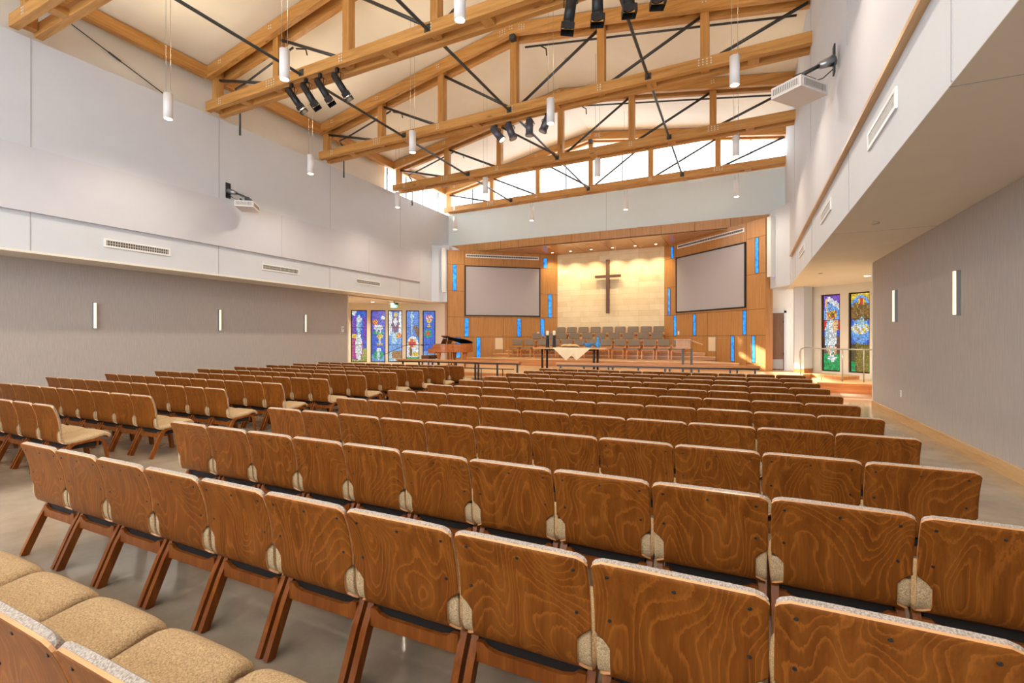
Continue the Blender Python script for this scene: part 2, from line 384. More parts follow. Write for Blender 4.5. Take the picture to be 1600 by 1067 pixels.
# unseen rear wall, with tall glazing put in for daylight
f = MB(); f.box(-14.5, -13.2, YB - .2, YB, 0, 10.6).box(1.2, 3.0, YB - .2, YB, 0, 10.6).box(-13.2, 1.2, YB - .2, YB, 0, .9).box(-13.2, 1.2, YB - .2, YB, 8.6, 10.7)
struct(f.build('wall_rear', M['white']))
def window(n, y, x0, x1, z0, z1, cols, rows, m):
    f = MB()
    for i in range(cols + 1):
        x = x0 + (x1 - x0) * i / cols; f.box(x - .03, x + .03, y - .05, y + .05, z0, z1)
    for i in range(rows + 1):
        z = z0 + (z1 - z0) * i / rows; f.box(x0, x1, y - .049, y + .049, z - .03, z + .03)
    o = struct(f.build('window_%d' % n, m)); MB().box(x0, x1, y - .004, y + .004, z0, z1).build('window_glass', M['glass'], o); return o
window(1, YB - .1, -13.2, 1.2, .9, 8.6, 8, 3, M['grey'])
# roof planes
RX, RZ = -5.82, 10.62
EL, ER = (-14.3, 9.02), (2.4, 9.30)
f = MB()
for (x0, z0), (x1, z1) in (((EL[0], EL[1]), (RX, RZ)), ((RX, RZ), (ER[0], ER[1]))):
    T = Matrix(((1, 0, 0, 0), (0, 0, 1, 0), (0, 1, 0, 0), (0, 0, 0, 1)))
    f.prism([(x0, z0), (x1, z1), (x1, z1 + .2), (x0, z0 + .2)], YB - .2, 21.3, T)
struct(f.build('ceiling', M['cream']))
# front wall between nave and chancel, mint paint, above the wood fascia
f = MB(); T = Matrix(((1, 0, 0, 0), (0, 0, 1, 0), (0, 1, 0, 0), (0, 0, 0, 1)))
f.prism([(XL, 6.3), (1.56, 6.3), (1.56, 8.04), (XL, 7.93)], YF, YF + .25, T)
wf = struct(f.build('wall_front', M['mint'])); MB().box(-5.22, -5.208, YF - .004, YF + .002, 6.31, 7.98).build('wall_seam', M['seam'], wf)
# clerestory glazing above that wall
def zb_(x): return 8.0 + .0085 * (x - XL)
def ztop(x): return (RZ - (RX - x) * .188) if x < RX else (RZ - (x - RX) * .158)
xs = [XL, -12.0, -10.75, -9.55, -8.35, -7.1, -5.85, -4.55, -3.3, -2.0, -.75, .4, 1.6]
wn = 2
for a, b in zip(xs[::2], xs[2::2]):
    mid = xs[xs.index(a) + 1]
    f = MB(); f.box(mid - .018, mid + .018, 20.5, 20.56, 8.0, min(ztop(mid), 10.5) - .2)
    o = struct(f.build('window_%d' % wn, M['steel'])); wn += 1
    g = MB(); g.prism([(a, zb_(a)), (b, zb_(b)), (b, ztop(b)), (a, ztop(a))], 20.525, 20.535, T); g.build('window_glass', M['glass'], o)
# left side clerestory
f = MB()
for y in (16.3, 17.6, 18.9, 20.2): f.box(XL - .5, XL - .45, y - .02, y + .02, ZT - .1, 9.1)
o = struct(f.build('window_%d' % wn, M['steel'])); wn += 1
MB().box(XL - .48, XL - .47, 16.2, 20.5, ZT - .1, 9.15).build('window_glass', M['glass'], o)
struct(MB().box(XL - .6, XL - .29, YB, YF, ZT - .12, ZT - .005).build('trim_2', M['white']))

# chancel: fascia, soffit, limestone wall, splayed panelled walls
L1, L2 = Vector((-12.0, 19.77)), Vector((-9.04, 22.19))
R1, R2 = Vector((-2.52, 22.23)), Vector((.24, 19.68))
def frame2(P, Q):
    u = (Q - P).normalized(); n = Vector((u.y, -u.x))     # n points to the nave
    return Matrix(((u.x, n.x, 0, P.x), (u.y, n.y, 0, P.y), (0, 0, 1, 0), (0, 0, 0, 1)))
TL, TR = frame2(L1, L2), frame2(R1, R2)
struct(MB().box(-8.55, -2.95, 22.78, 23.0, .45, 6.0).build('wall_chancel', M['stone']))
struct(MB().box(-.84, 4.74, -.35, 0, .45, 5.9, TL).box(-.84, -.82 + .02, -1.2, 0, .45, 5.9, TL).build('wall_chancel_left', M['veneer']))
struct(MB().box(-.86, 4.58, -.35, 0, .45, 5.93, TR).build('wall_chancel_right', M['veneer']))
e = TR @ Vector((4.58, 0, 0))
struct(MB().prism([(e.x, e.y), (e.x + .24, e.y + .62), (e.x + .1, e.y + 1.3), (e.x - .1, e.y + .8)], .45, 5.93).build('wall_chancel_end', M['veneer']))
seamL = [('h', 2.68, -.84, 4.74), ('h', 1.71, -.84, 4.74), ('h', 5.22, -.84, 0), ('h', 3.92, -.84, 0), ('h', 5.16, 3.81, 4.74), ('h', 3.89, 3.81, 4.74),
         ('v', -.02, 2.68, 5.9), ('v', 3.81, 2.68, 5.9), ('v', 1.93, 1.71, 2.68), ('v', -.02, .45, 1.71), ('v', 1.93, .45, 1.09), ('v', 3.9, .8, 1.71), ('v', 1.93, 5.25, 5.9)]
seamR = [('h', 2.69, -.86, 4.58), ('h', 1.74, -.86, 4.58), ('h', 5.24, -.86, 0), ('h', 3.95, -.86, 0), ('h', 5.3, 3.76, 4.58), ('h', 3.97, 3.76, 4.58), ('h', .71, 3.76, 4.58),
         ('v', -.02, 2.69, 5.93), ('v', 3.76, .45, 5.93), ('v', 1.85, 1.74, 2.69), ('v', 2.29, .45, 1.12), ('v', 3.2, .45, 1.74)]
for T_, S, nm in ((TL, seamL, 'wall_chancel_left'), (TR, seamR, 'wall_chancel_right')):
    f = MB()
    for k, p, a, b in S:
        if k == 'h': f.box(a, b, -.005, .0015, p - .006, p + .006, T_)
        else: f.box(p - .006, p + .006, -.005, .0015, a, b, T_)
    f.build('wall_seam', M['plug'], bpy.data.objects[nm])
f = MB().prism([(XL + .2, 6.3), (1.5, 6.3), (1.5, 5.9), (-12.9, 5.9)], YF - .12, YF + .02, T)
ff = struct(f.build('trim_3', M['veneer']))
f = MB()
for x in (-11.6, -10.3, -9.35, -8.05, -6.75, -5.45, -4.15, -2.9, -1.6, -.3): f.box(x - .006, x + .006, YF - .123, YF - .1, 5.9, 6.3)
f.build('wall_seam', M['plug'], ff)
cz = struct(MB().prism([(-12.9, YF - .12), (1.4, YF - .12), (.2, 22.9), (-12, 22.9)], 5.88, 5.93).build('ceiling_chancel', M['veneer']))
f = MB()
for x in (-9.4, -8.1, -6.8, -5.5, -4.2, -2.9): f.box(x - .006, x + .006, YF, 22.78, 5.876, 5.881)
f.build('ceiling_joint', M['plug'], cz)
# slots of blue glass
SL = [(-.58, -.41, 3.95, 5.19), (3.99, 4.18, 5.21, 5.68), (4.24, 4.42, 2.70, 3.87), (0, .19, 1.74, 2.62), (2.63, 2.81, 1.74, 2.62), (3.84, 4.03, 1.74, 2.62), (-.41, -.22, .71, 1.68), (.58, .77, .71, 1.68)]
SR = [(-.35, -.18, 5.24, 5.76), (-.55, -.41, 2.70, 3.91), (-.16, 0, 1.77, 2.65), (1.04, 1.18, 1.77, 2.65), (3.6, 3.75, 1.78, 2.66), (4.16, 4.30, 4.01, 5.27), (3.05, 3.2, .76, 1.72), (4.01, 4.14, .76, 1.72)]
lab = {'L': ['tall slot at the outer edge beside the speaker', 'short slot above the screen, nearest the stone', 'slot right of the screen near the stone', 'slot under the screen, outer corner', 'slot under the middle of the screen', 'slot under the screen, inner corner', 'bottom row slot behind the piano', 'bottom row slot beside the cream grille'],
       'R': ['short slot above the screen, nearest the stone', 'slot left of the screen near the stone', 'slot at the screen inner corner by the switch', 'slot below the screen next to the switch', 'slot below the screen outer corner', 'tall slot at the outer edge beside the speaker', 'bottom row slot beside the cream grille', 'bottom row slot nearest the outer edge']}
for T_, S, k, side in ((TL, SL, 'L', 'piano side panelling'), (TR, SR, 'R', 'lectern side panelling')):
    for i, (a, b, z0, z1) in enumerate(S):
        t = thing('glass_slot', 'blue backlit glass, %s, %s' % (lab[k][i], side), 'glass panel', (T_ @ Vector(((a + b) / 2, 0, z0))), 0, 'blue glass slots')
        inv = Matrix.Translation(-t.location)
        MB().box(a, b, .002, .008, z0, z1, inv @ T_).build('glass', M['blue'], t)
        f = MB()
        for q in ((a - .012, a, z0 - .012, z1 + .012), (b, b + .012, z0 - .012, z1 + .012), (a, b, z0 - .012, z0), (a, b, z1, z1 + .012)): f.box(q[0], q[1], .001, .014, q[2], q[3], inv @ T_)
        f.build('frame', M['plug'], t)
# stage platforms
def deck(name, poly, z0, z1, mt='deck', rm='riser'):
    o = MB().prism(poly, z0, z1 - .03).build(name, M[rm]); o['kind'] = 'structure'
    MB().prism(poly, z1 - .03, z1).build('floor_top', M[mt], o, bevel=.004); return o
P45 = [(-18.2, 14.52), (-9.6, 14.52), (-8.2, 14.5), (-3, 14.5), (.9, 14.9), (1.7, 16.2), (1.9, 18.3), (2.2, 18.75), (2.9, 17.9), (4, 19), (3.2, 23), (-18.2, 23)]
deck('floor_stage', P45, 0, .45)
deck('floor_stage_step_upper', [(-13.2, 14.15), (-9.2, 14.15), (-3, 14.15), (1.2, 14.6), (2.05, 16.1), (2.2, 18.2), (1.9, 18.3), (1.7, 16.2), (.9, 14.9), (-3, 14.5), (-8.2, 14.5), (-13.2, 14.52)], 0, .30)
deck('floor_side_platform', [(2.05, 16.9), (5.9, 16.9), (5.9, 19.5), (3.4, 19.5), (2.9, 17.9), (2.2, 18.75), (2.1, 18)], 0, .32, 'deck', 'cherry')  # riser wood darkened to cherry, painting in its shade
deck('floor_choir_riser_low', [(-11.4, 18.85), (0, 18.85), (-.9, 19.9), (-2.9, 21.9), (-2.9, 22.78), (-8.4, 22.78), (-10.3, 21.2)], .45, .75)
deck('floor_choir_step', [(-10.9, 20.62), (-.85, 20.62), (-1.7, 21.3), (-10.2, 21.3)], .75, .90)
deck('floor_choir_riser_middle', [(-10.4, 21.0), (-1.25, 21.0), (-3.0, 22.7), (-8.3, 22.7)], .75, 1.05)
deck('floor_choir_riser_high', [(-9.35, 21.88), (-2.25, 21.88), (-3.1, 22.77), (-8.3, 22.77)], 1.05, 1.35)
# alcoves with the stained glass
def wall_seg(name, p, q, z0, z1, th, m, holes=()):
    p, q = Vector(p), Vector(q); u = (q - p).normalized(); Tm = Matrix(((u.x, -u.y, 0, p.x), (u.y, u.x, 0, p.y), (0, 0, 1, 0), (0, 0, 0, 1)))
    L = (q - p).length; f = MB(); x = 0
    for a, b, c, d in holes:
        f.box(x, a, 0, th, z0, z1, Tm); f.box(a, b, 0, th, z0, c, Tm); f.box(a, b, 0, th, d, z1, Tm); x = b
    f.box(x, L, 0, th, z0, z1, Tm); return struct(f.build(name, m)), Tm
pl, ql = (-17.95, 17.40), (-13.3, 20.52)
wlen = lambda x: (x - pl[0]) * math.hypot(ql[0] - pl[0], ql[1] - pl[1]) / (ql[0] - pl[0])
WL = [(-17.37, -16.73), (-16.58, -15.98), (-15.88, -15.30), (-15.15, -14.60), (-14.46, -13.93)]
WZ = (.46, 3.05)
_, TWL = wall_seg('wall_alcove_left', pl, ql, .0, 3.4, .25, M['alcove'], [(wlen(a), wlen(b), *WZ) for a, b in WL])
pr, qr = (2.25, 19.42), (5.9, 16.53)
wlr = lambda x: (x - pr[0]) * math.hypot(qr[0] - pr[0], qr[1] - pr[1]) / (qr[0] - pr[0])
WR = [(2.52, 3.0), (3.20, 3.69), (3.88, 4.4)]
WRZ = (.52, 3.11)
_, TWR = wall_seg('wall_alcove_right', pr, qr, .0, 3.4, .25, M['alcove'], [(wlr(a), wlr(b), *WRZ) for a, b in WR])
struct(MB().box(-18.2, -17.95, 14.3, 17.6, 0, 3.4).build('wall_alcove_left_side', M['alcove']))
struct(MB().box(5.9, 6.15, 13.5, 16.8, 0, 3.4).build('wall_alcove_right_side', M['alcove']))
struct(MB().box(-13.3, -12.3, 20.5, 20.65, .45, 3.4).build('wall_alcove_left_end', M['alcove']))
struct(MB().box(.3, 2.6, 20.3, 20.5, .45, 3.4).build('wall_door', M['alcove']))
struct(MB().prism([(1.72, 19.05), (1.98, 18.82), (2.26, 19.15), (2.3, 19.45), (1.75, 19.6)], .45, 3.4).build('wall_pier', M['white']))
struct(MB().prism([(1.70, 19.04), (1.98, 18.79), (2.28, 19.14), (2.3, 19.3), (1.75, 19.5)], .45, .60).build('baseboard_pier', M['cherry']))
o = struct(MB().box(.62, 1.5, 20.24, 20.29, .45, 2.58).build('door_1', M['door']))
f = MB().box(1.5, 1.58, 20.22, 20.3, .45, 2.66).box(.5, 1.58, 20.22, 20.3, 2.58, 2.66); f.build('door_frame', M['white'], o)
MB().box(.66, 1.47, 20.232, 20.24, .5, .85).build('kick_plate', M['brushed'], o)
MB().cyl((1.48, 20.22, 1.0), (1.48, 20.22, 1.1), .012).cyl((1.48, 20.22, 2.2), (1.48, 20.22, 2.3), .012).build('hinge', M['black'], o)

# stained glass: one mesh of many coloured pieces in dark leading
def mix(a, b, t): return tuple(a[i] + (b[i] - a[i]) * t for i in range(3))
BLUE, DEEP, SKYB, VIO, WHT, GOLD, RED, GRN, BRN, PNK, SKIN, LIME, ICE = (.05, .16, .75), (.02, .05, .45), (.20, .45, .95), (.25, .10, .62), (.90, .95, .95), (.95, .65, .05), (.85, .05, .04), (.02, .45, .12), (.28, .13, .03), (.60, .08, .32), (.95, .62, .30), (.45, .50, .12), (.50, .75, .85)
def el(u, v, cx, cy, rx_, ry): return ((u - cx) / rx_) ** 2 + ((v - cy) / ry) ** 2 < 1
def art(k, u, v):      # u 0..1 across, v 0..4.1 upward
    H = 4.1
    if k == 0:
        if el(u, v, .5, 3.35, .15, .22) : return WHT
        if el(u, v, .5, 3.0, .20, .75): return ICE if u < .5 else SKYB
        if el(u, v, .2, 2.05, .16, .2): return GOLD
        if el(u, v, .47, 1.2, .20, 1.1): return WHT
        if el(u, v, .35, 1.1, .42, .95): return PNK
        if v < 1.1 and u > .6: return LIME
        if v < .25: return LIME
        if el(u, v, .5, 2.6, .52, 1.3): return VIO if u < .3 or u > .72 else BLUE
        if u < .3 and v > 3.7: return WHT
        return BLUE
    if k == 1:
        if el(u, v, .28, 3.15, .2, .2): return RED if int(u * 14 + v * 7) % 2 else GOLD
        if el(u, v, .5, 2.75, .3, .22) or el(u, v, .35, 3.0, .12, .2): return WHT
        if (abs(u - .38) < .05 or abs(u - .62) < .05) and 2.3 < v < 2.7: return WHT
        if el(u, v, .5, 2.3, .38, .12): return GRN
        if el(u, v, .8, 3.5, .16, .16): return WHT
        if el(u, v, .6, 2.05, .2, .2): return GOLD
        if abs(u - .6) < .06 and 1.4 < v < 2: return WHT
        if el(u, v, .62, 1.38, .24, .09): return GOLD
        if el(u, v, .52, .98, .15, .14): return WHT
        if el(u, v, .5, .55, .32, .38): return GRN if abs(u - .5) > .08 else ICE
        return mix(BLUE, VIO, .5) if v > 2.4 else (SKYB if v < .6 else BLUE)
    if k == 2:
        if el(u, v, .52, 3.75, .14, .18): return GOLD
        if el(u, v, .5, 3.2, .14, .32): return WHT
        if el(u, v, .5, 3.0, .28, .65): return (.25, .08, .16)
        if el(u, v, .74, 2.1, .2, .22): return RED if int(u * 14 + v * 7) % 2 else GOLD
        if el(u, v, .42, 2.0, .2, .6): return ICE
        if el(u, v, .12, 3.1, .2, 1.0) or el(u, v, .9, 3.1, .2, 1.0): return WHT
        if .3 < v < .85 and abs(u - .6) < .35: return (.45, .22, .05)
        if v < .8: return ICE
        return SKYB if v < 2.4 else BLUE
    if k == 3:
        if abs(u - .45) < .10 and abs(v - 1.5) < .32 or abs(u - .45) < .27 and abs(v - 1.5) < .12: return RED
        if el(u, v, .45, 1.5, .3, .35): return GOLD
        if v < .35: return GRN
        if el(u, v, .7, .6, .22, .18): return GOLD
        if el(u, v, .35, .8, .1, .4): return BRN
        if v < 1.1 or el(u, v, .5, 1.1, .46, .95): return WHT
        if el(u, v, .68, 2.75, .16, .2) or el(u, v, .85, 2.4, .16, .35): return BRN
        if abs(u - .45) < .05 and v > 2 or el(u, v, .45, 3.65, .16, .16): return ICE
        return mix(BLUE, SKYB, .4)
    if k == 4:
        if el(u, v, .5, 3.55, .27, .24): return RED if int(u * 9 + v * 5) % 2 else WHT
        if el(u, v, .5, 3.35, .22, .22) or el(u, v, .5, 2.95, .07, .2) or el(u, v, .5, 2.8, .18, .06): return GOLD
        if el(u, v, .42, 2.25, .15, .16): return RED
        if el(u, v, .42, 2.25, .28, .32): return GRN
        if v < .55: return ICE
        return BLUE if v > .9 else SKYB
    if k == 5:
        if el(u, v, .50, 3.0, .10, .14): return BRN
        if el(u, v, .52, 3.02, .24, .25): return GOLD if int(u * 12 + v * 6) % 3 else RED
        if abs(u - (.24 - (v - 3.2) * .08)) < .06 and 2.7 < v < 3.85: return SKIN
        if el(u, v, .66, 2.45, .16, .36) : return SKIN
        if abs(u - .32) < .07 and .85 < v < 1.35 or abs(u - .64) < .07 and .85 < v < 1.35: return SKIN
        if el(u, v, .42, 1.85, .30, .95): return ICE if u < .3 else WHT
        if 3.3 < v < 3.95 and abs(v - (4.1 - u * .75)) < .16 and .25 < u < .85: return WHT
        if el(u, v, .5, .7, .22, .16): return WHT
        if v < .95: return GRN
        if 2.2 < v < 2.7 and (u < .2 or u > .8): return RED
        if el(u, v, .5, 3.0, .45, .7): return SKYB
        if v < 1.9: return (.22, .10, .08)
        return VIO if v > 3.2 else BLUE
    if k == 6:
        if el(u, v, .55, 3.62, .17, .2): return RED if abs(u - .55) < .06 else GOLD
        if el(u, v, .55, 2.55, .14, .28): return ICE
        if el(u, v, .5, 2.25, .42, .28): return GOLD if int(u * 11 + v * 8) % 3 == 0 else WHT
        if el(u, v, .5, 2.1, .46, .62): return SKYB
        if el(u, v, .5, 3.1, .48, .55): return BRN if (int(u * 17) + int(v * 9)) % 4 else (.35, .28, .05)
        if el(u, v, .5, 3.2, .5, .75): return SKYB
        if v > 3.3: return GOLD
        if v < .6 and (u < .25 or u > .9): return GRN
        if v < 1.5: return (.30, .22, .03) if u > .3 else (.12, .09, .03)
        return BLUE
    return BLUE if v > 2.4 else (GOLD if (int(v * 5) % 4 == 0) else BRN)
def stained(k, Tm, a, b, z0, z1, label):
    c = Tm @ Vector(((a + b) / 2, .12, z0)); t = struct(thing('window_%d' % (20 + k), label, 'stained glass window', c, 0, 'stained glass windows'))
    inv = Matrix.Translation(-c); W, Hh = b - a, z1 - z0
    f = MB()
    for q in ((a, a + .035, z0, z1), (b - .035, b, z0, z1), (a + .035, b - .035, z0, z0 + .035), (a + .035, b - .035, z1 - .035, z1)): f.box(q[0], q[1], .04, .14, q[2], q[3], inv @ Tm)
    for q in (1 / 3, 2 / 3): f.box(a + .035, b - .035, .07, .10, z0 + Hh * q - .008, z0 + Hh * q + .008, inv @ Tm)
    f.box(a, b, .125, .14, z0, z1, inv @ Tm)
    f.build('frame', M['plug'], t)
    nx, nz = 13, 54; rnd = random.Random(k * 5 + 3)
    a2, b2, c2, d2 = a + .038, b - .038, z0 + .038, z1 - .038
    P = [[(a2 + (b2 - a2) * (i + (rnd.uniform(-.28, .28) if 0 < i < nx else 0)) / nx, c2 + (d2 - c2) * (j + (rnd.uniform(-.33, .33) if 0 < j < nz else 0)) / nz) for i in range(nx + 1)] for j in range(nz + 1)]
    bm = bmesh.new(); cl = bm.loops.layers.float_color.new('piece'); TT = inv @ Tm
    for j in range(nz):
        for i in range(nx):
            if rnd.random() < .0: continue
            q = [P[j][i], P[j][i + 1], P[j + 1][i + 1], P[j + 1][i]]; cx = sum(p[0] for p in q) / 4; cz_ = sum(p[1] for p in q) / 4
            u, v = (cx - a) / W, (cz_ - z0) / Hh * 4.1
            col = art(k, u, v); s_ = rnd.uniform(.45, 1.15); col = tuple(min(1, x * s_ + rnd.uniform(0, .02)) for x in col)
            vs = [bm.verts.new(TT @ Vector((cx + (p[0] - cx) * .80, .10, cz_ + (p[1] - cz_) * .84))) for n_, p in enumerate(q)]
            fc = bm.faces.new(vs)
            for l in fc.loops: l[cl] = (*col, 1)
    me = bpy.data.meshes.new('glass'); bm.to_mesh(me); bm.free(); me.materials.append(M['mosaic'])
    o = bpy.data.objects.new('glass', me); COL.objects.link(o); o.parent = t
names = ['veiled blue figure above a white robed one', 'white lamb, candle and white flower', 'white winged figure above a crib', 'red cross on a white arch', 'gold chalice above a red rose']
for k, (a, b) in enumerate(WL): stained(k, TWL, wlen(a), wlen(b), *WZ, 'tall stained glass window with %s, beside the piano' % names[k])
for k, (a, b) in enumerate(WR): stained(5 + k, TWR, wlr(a), wlr(b), *WRZ, 'tall stained glass window %s, behind the ramp handrail' % ['with a raised-arm figure in white', 'with a blue oval and brown hill', 'partly hidden by the grey wall'][k])

# ---------------------------------------------------------------- roof trusses
TY = [.3, 4.28, 8.22, 12.15, 16.1, 20.0]
PX = [-10.75, -8.35, -5.85, -3.3, -.75]
tl = ['timber roof truss nearest the camera end', 'timber roof truss at the top corner above the nearest pendants', 'timber roof truss carrying both hanging spotlight banks with barn doors', 'timber roof truss carrying four plain spotlights',
      'timber roof truss next before the clerestory wall', 'timber roof truss standing against the bright clerestory windows']
def chord(f, pts, d, y0, y1):   # pts (x, z of top)
    f.prism([(x, z) for x, z in pts] + [(x, z - d) for x, z in pts[::-1]], y0, y1, T)
for i, y in enumerate(TY):
    t = thing('roof_truss', tl[i], 'roof truss', (XL, y, 7.9), 0, 'roof trusses'); inv = Matrix.Translation(-t.location)
    xr = rx(y) + .05; xl = XL - .02
    top = [(xl, ztop(xl) - .03), (RX, RZ - .03), (xr, ztop(xr) - .03)]; bot = [(xl, 8.20), (xr, 8.33)]
    for nm, P, d in (('top_chord', top, .33), ('bottom_chord', bot, .26)):
        for a, b in ((0, .15), (.38, .53)):
            f = MB(); chord(f, P, d, y + a, y + b)
            bmesh.ops.transform(f.bm, matrix=inv, verts=f.bm.verts); f.build(nm, M['glulam_x'], t, bevel=.008)
    zc = lambda x: 8.20 + .0088 * (x - XL)
    for x in [XL + .12] + PX:
        f = MB().box(x - .1, x + .1, y + .16, y + .37, zc(x) - .2, ztop(x) - .1); bmesh.ops.transform(f.bm, matrix=inv, verts=f.bm.verts); f.build('post', M['glulam_z'], t, bevel=.006)
    for x in (-12, -9.6, -7.1, -4.6, -2, .3):
        f = MB().box(x - .12, x + .12, y + .15, y + .38, zc(x) - .26, zc(x) - .12)
        bmesh.ops.transform(f.bm, matrix=inv, verts=f.bm.verts); f.build('spacer_block', M['glulam_y'], t)
    yc = y + .265
    for a, b in (((XL + .2, ztop(XL) - .35), (PX[0] - .1, zc(PX[0]) + .02)), ((PX[0] + .1, ztop(PX[0]) - .38), (PX[1] - .1, zc(PX[1]) + .02)), ((PX[1] + .1, ztop(PX[1]) - .38), (PX[2] - .1, zc(PX[2]) + .02)),
                 ((PX[3] - .1, ztop(PX[3]) - .38), (PX[2] + .1, zc(PX[2]) + .02)), ((PX[4] - .1, ztop(PX[4]) - .38), (PX[3] + .1, zc(PX[3]) + .02)), ((xr - .1, ztop(xr) - .35), (PX[4] + .1, zc(PX[4]) + .02))):
        f = MB().cyl((a[0], yc, a[1]), (b[0], yc, b[1]), .040, n=8); bmesh.ops.transform(f.bm, matrix=inv, verts=f.bm.verts); f.build('tie_rod', M['steel'], t)
    f = MB()
    for x in (-9.62, -5.9, -2.05): f.box(x - .075, x + .075, y - .012, y, zc(x) - .22, zc(x) - .06)
    f.box(RX - .08, RX + .08, y - .006, y + .16, RZ - .50, RZ - .36)
    bmesh.ops.transform(f.bm, matrix=inv, verts=f.bm.verts); f.build('plate', M['steel'], t)
    f = MB()
    for x in PX + [XL + .6]:
        for dx in ((-.12, -.03, .06, .15) if x in (PX[0], PX[4]) else (-.035, .035)):
            for dz in (-.06, -.12, -.18): f.cyl((x + dx, y - .006, zc(x) + dz), (x + dx, y + .004, zc(x) + dz), .019, n=6)
        for dx in (-.035, .035):
            for dz in (-.10, -.17):
                z = min(ztop(x), RZ) - .03 + dz; f.cyl((x + dx, y - .006, z), (x + dx, y + .004, z), .019, n=6)
    for sx in (-1, 1):
        for q in range(3):
            for dz in (-.1, -.16, -.22): f.cyl((RX + sx * (.22 + .08 * q), y - .006, RZ - .03 + dz - .04 * sx * 0 - .17 * (.22 + .08 * q)), (RX + sx * (.22 + .08 * q), y + .004, RZ - .03 + dz - .17 * (.22 + .08 * q)), .019, n=6)
    bmesh.ops.transform(f.bm, matrix=inv, verts=f.bm.verts); f.build('bolt', M['bolt'], t)
    if i in (2, 3, 4):
        f = MB(); xa, xb = RX + .15, 1.2
        f.tube([(xa, y + .6, ztop(xa) - .42), (xb, y + .6, ztop(xb) - .42)], .028, 6)
        bmesh.ops.transform(f.bm, matrix=inv, verts=f.bm.verts); f.build('conduit', M['steel'], t)
        f = MB().tube([(-12.8, y + .62, 7.4), (-12.8, y + .62, 8.45), (-12.9, y + .62, 8.6), (-13.0, y + .62, 8.75), (-12.6, y + .65, 8.85), (PX[0], y + .7, ztop(PX[0]) - .30)], .028, 6)
        bmesh.ops.transform(f.bm, matrix=inv, verts=f.bm.verts); f.build('sprinkler_pipe', M['steel'], t)
        f = MB().tube([(PX[0] + .1, y + .72, ztop(PX[0]) - .35), (PX[0] + .45, y + .72, ztop(PX[0]) - .45), (PX[0] + .5, y + .72, ztop(PX[0]) - .62)], .02, 6)
        bmesh.ops.transform(f.bm, matrix=inv, verts=f.bm.verts); f.build('sprinkler_head', M['steel'], t)
        f = MB().tube([(RX + .6, y + .62, RZ - .5), (RX + .8, y + .62, RZ - .65), (RX + .82, y + .62, RZ - .85)], .02, 6)
        bmesh.ops.transform(f.bm, matrix=inv, verts=f.bm.verts); f.build('sprinkler_head', M['steel'], t)
# long pipes that tie the bottom chords together
for x, z, s in ((-9.65, 8.06, 'nearest the left wall'), (-5.9, 8.1, 'under the ridge'), (-2.05, 8.14, 'nearest the right wall')):
    tag(MB().cyl((0, 0, 0), (0, 19.7, 0), .036, n=8).build('bracing_pipe', M['steel'], None, 0, (x, .3, z)), 'long dark steel bracing pipe through the truss bottom chords, %s' % s, 'pipe', 'bracing pipes')
# wall beams between trusses
for i, (y0, y1) in enumerate(zip(TY, TY[1:])):
    o = MB().box(XL - .12, XL + .06, y0 + .54 - y0, y1 - .0 - y0, 8.86, 9.17).build('wall_beam', M['glulam_y'], None, .008, (0, y0, 0))
    tag(o, 'timber eaves beam along the left wall, %s bay from the clerestory' % ORD[5 - i], 'beam', 'eaves beams')
tag(MB().tube([(XL - .3, 4.9, 8.92), (XL - .3, 7.9, 7.84)], .012, 6).cyl((XL - .3, 6.1, 8.49), (XL - .3, 6.35, 8.40), .022).build('brace_rod', M['steel']), 'thin diagonal steel rod with turnbuckle at top of left wall', 'rod')

# ---------------------------------------------------------------- pendant lights
def pendant():
    t = thing('pendant_light', '', 'pendant light'); 
    MB().cyl((0, 0, .02), (0, 0, .56), .092, n=24).build('shade', M['pend'], t)
    MB().cyl((0, 0, .0), (0, 0, .021), .094, .094, n=24).build('rim', M['pend'], t)
    MB().cyl((0, 0, -.004), (0, 0, .004), .074, n=20).build('lens', M['lens'], t)
    for s in (-1, 1): MB().cyl((.055 * s, .02 * s, .56), (.055 * s, .02 * s, 2.4), .004, n=5).build('cable', M['cable'], t)
    MB().cyl((.055, .02, .56), (.055, .02, .63), .008, n=6).build('cable_grip', M['bolt'], t)
    return t
p0 = pendant(); kids_of(p0); first = True
cols = [(-11.55, 'column nearest the left wall'), (-7.8, 'second column from the left wall'), (-3.9, 'third column from the left wall'), (-.08, 'column nearest the right wall')]
rows = [(6.28, 'nearest the camera'), (10.2, 'second from the camera'), (14.2, 'third from the camera'), (18.2, 'farthest, by the clerestory')]
for y, rn in rows:
    for x, cn in cols:
        if y < 7 and x > -1: continue
        t = p0 if first else copy_tree(p0); first = False
        t.location = (x, y, 6.54); t['label'] = 'white cylinder pendant, %s, %s' % (cn, rn); t['group'] = 'cylinder pendants'
        L = min(ztop(x) - .0, 10.6) - 6.54
        for ch in bpy.data.objects:
            if ch.parent == t and ch.name.startswith('cable') and 'grip' not in ch.name: ch.scale = (1, 1, 1); ch.location.z = 0
        if abs(L - 2.4) > .05:
            for ch in [c for c in bpy.data.objects if c.parent == t and c.name.startswith('cable') and 'grip' not in c.name]:
                s = (L - .56) / 1.84; ch.scale = (1, 1, s); ch.location.z = .56 * (1 - s)
PEND_W = 110; UP_W = 60
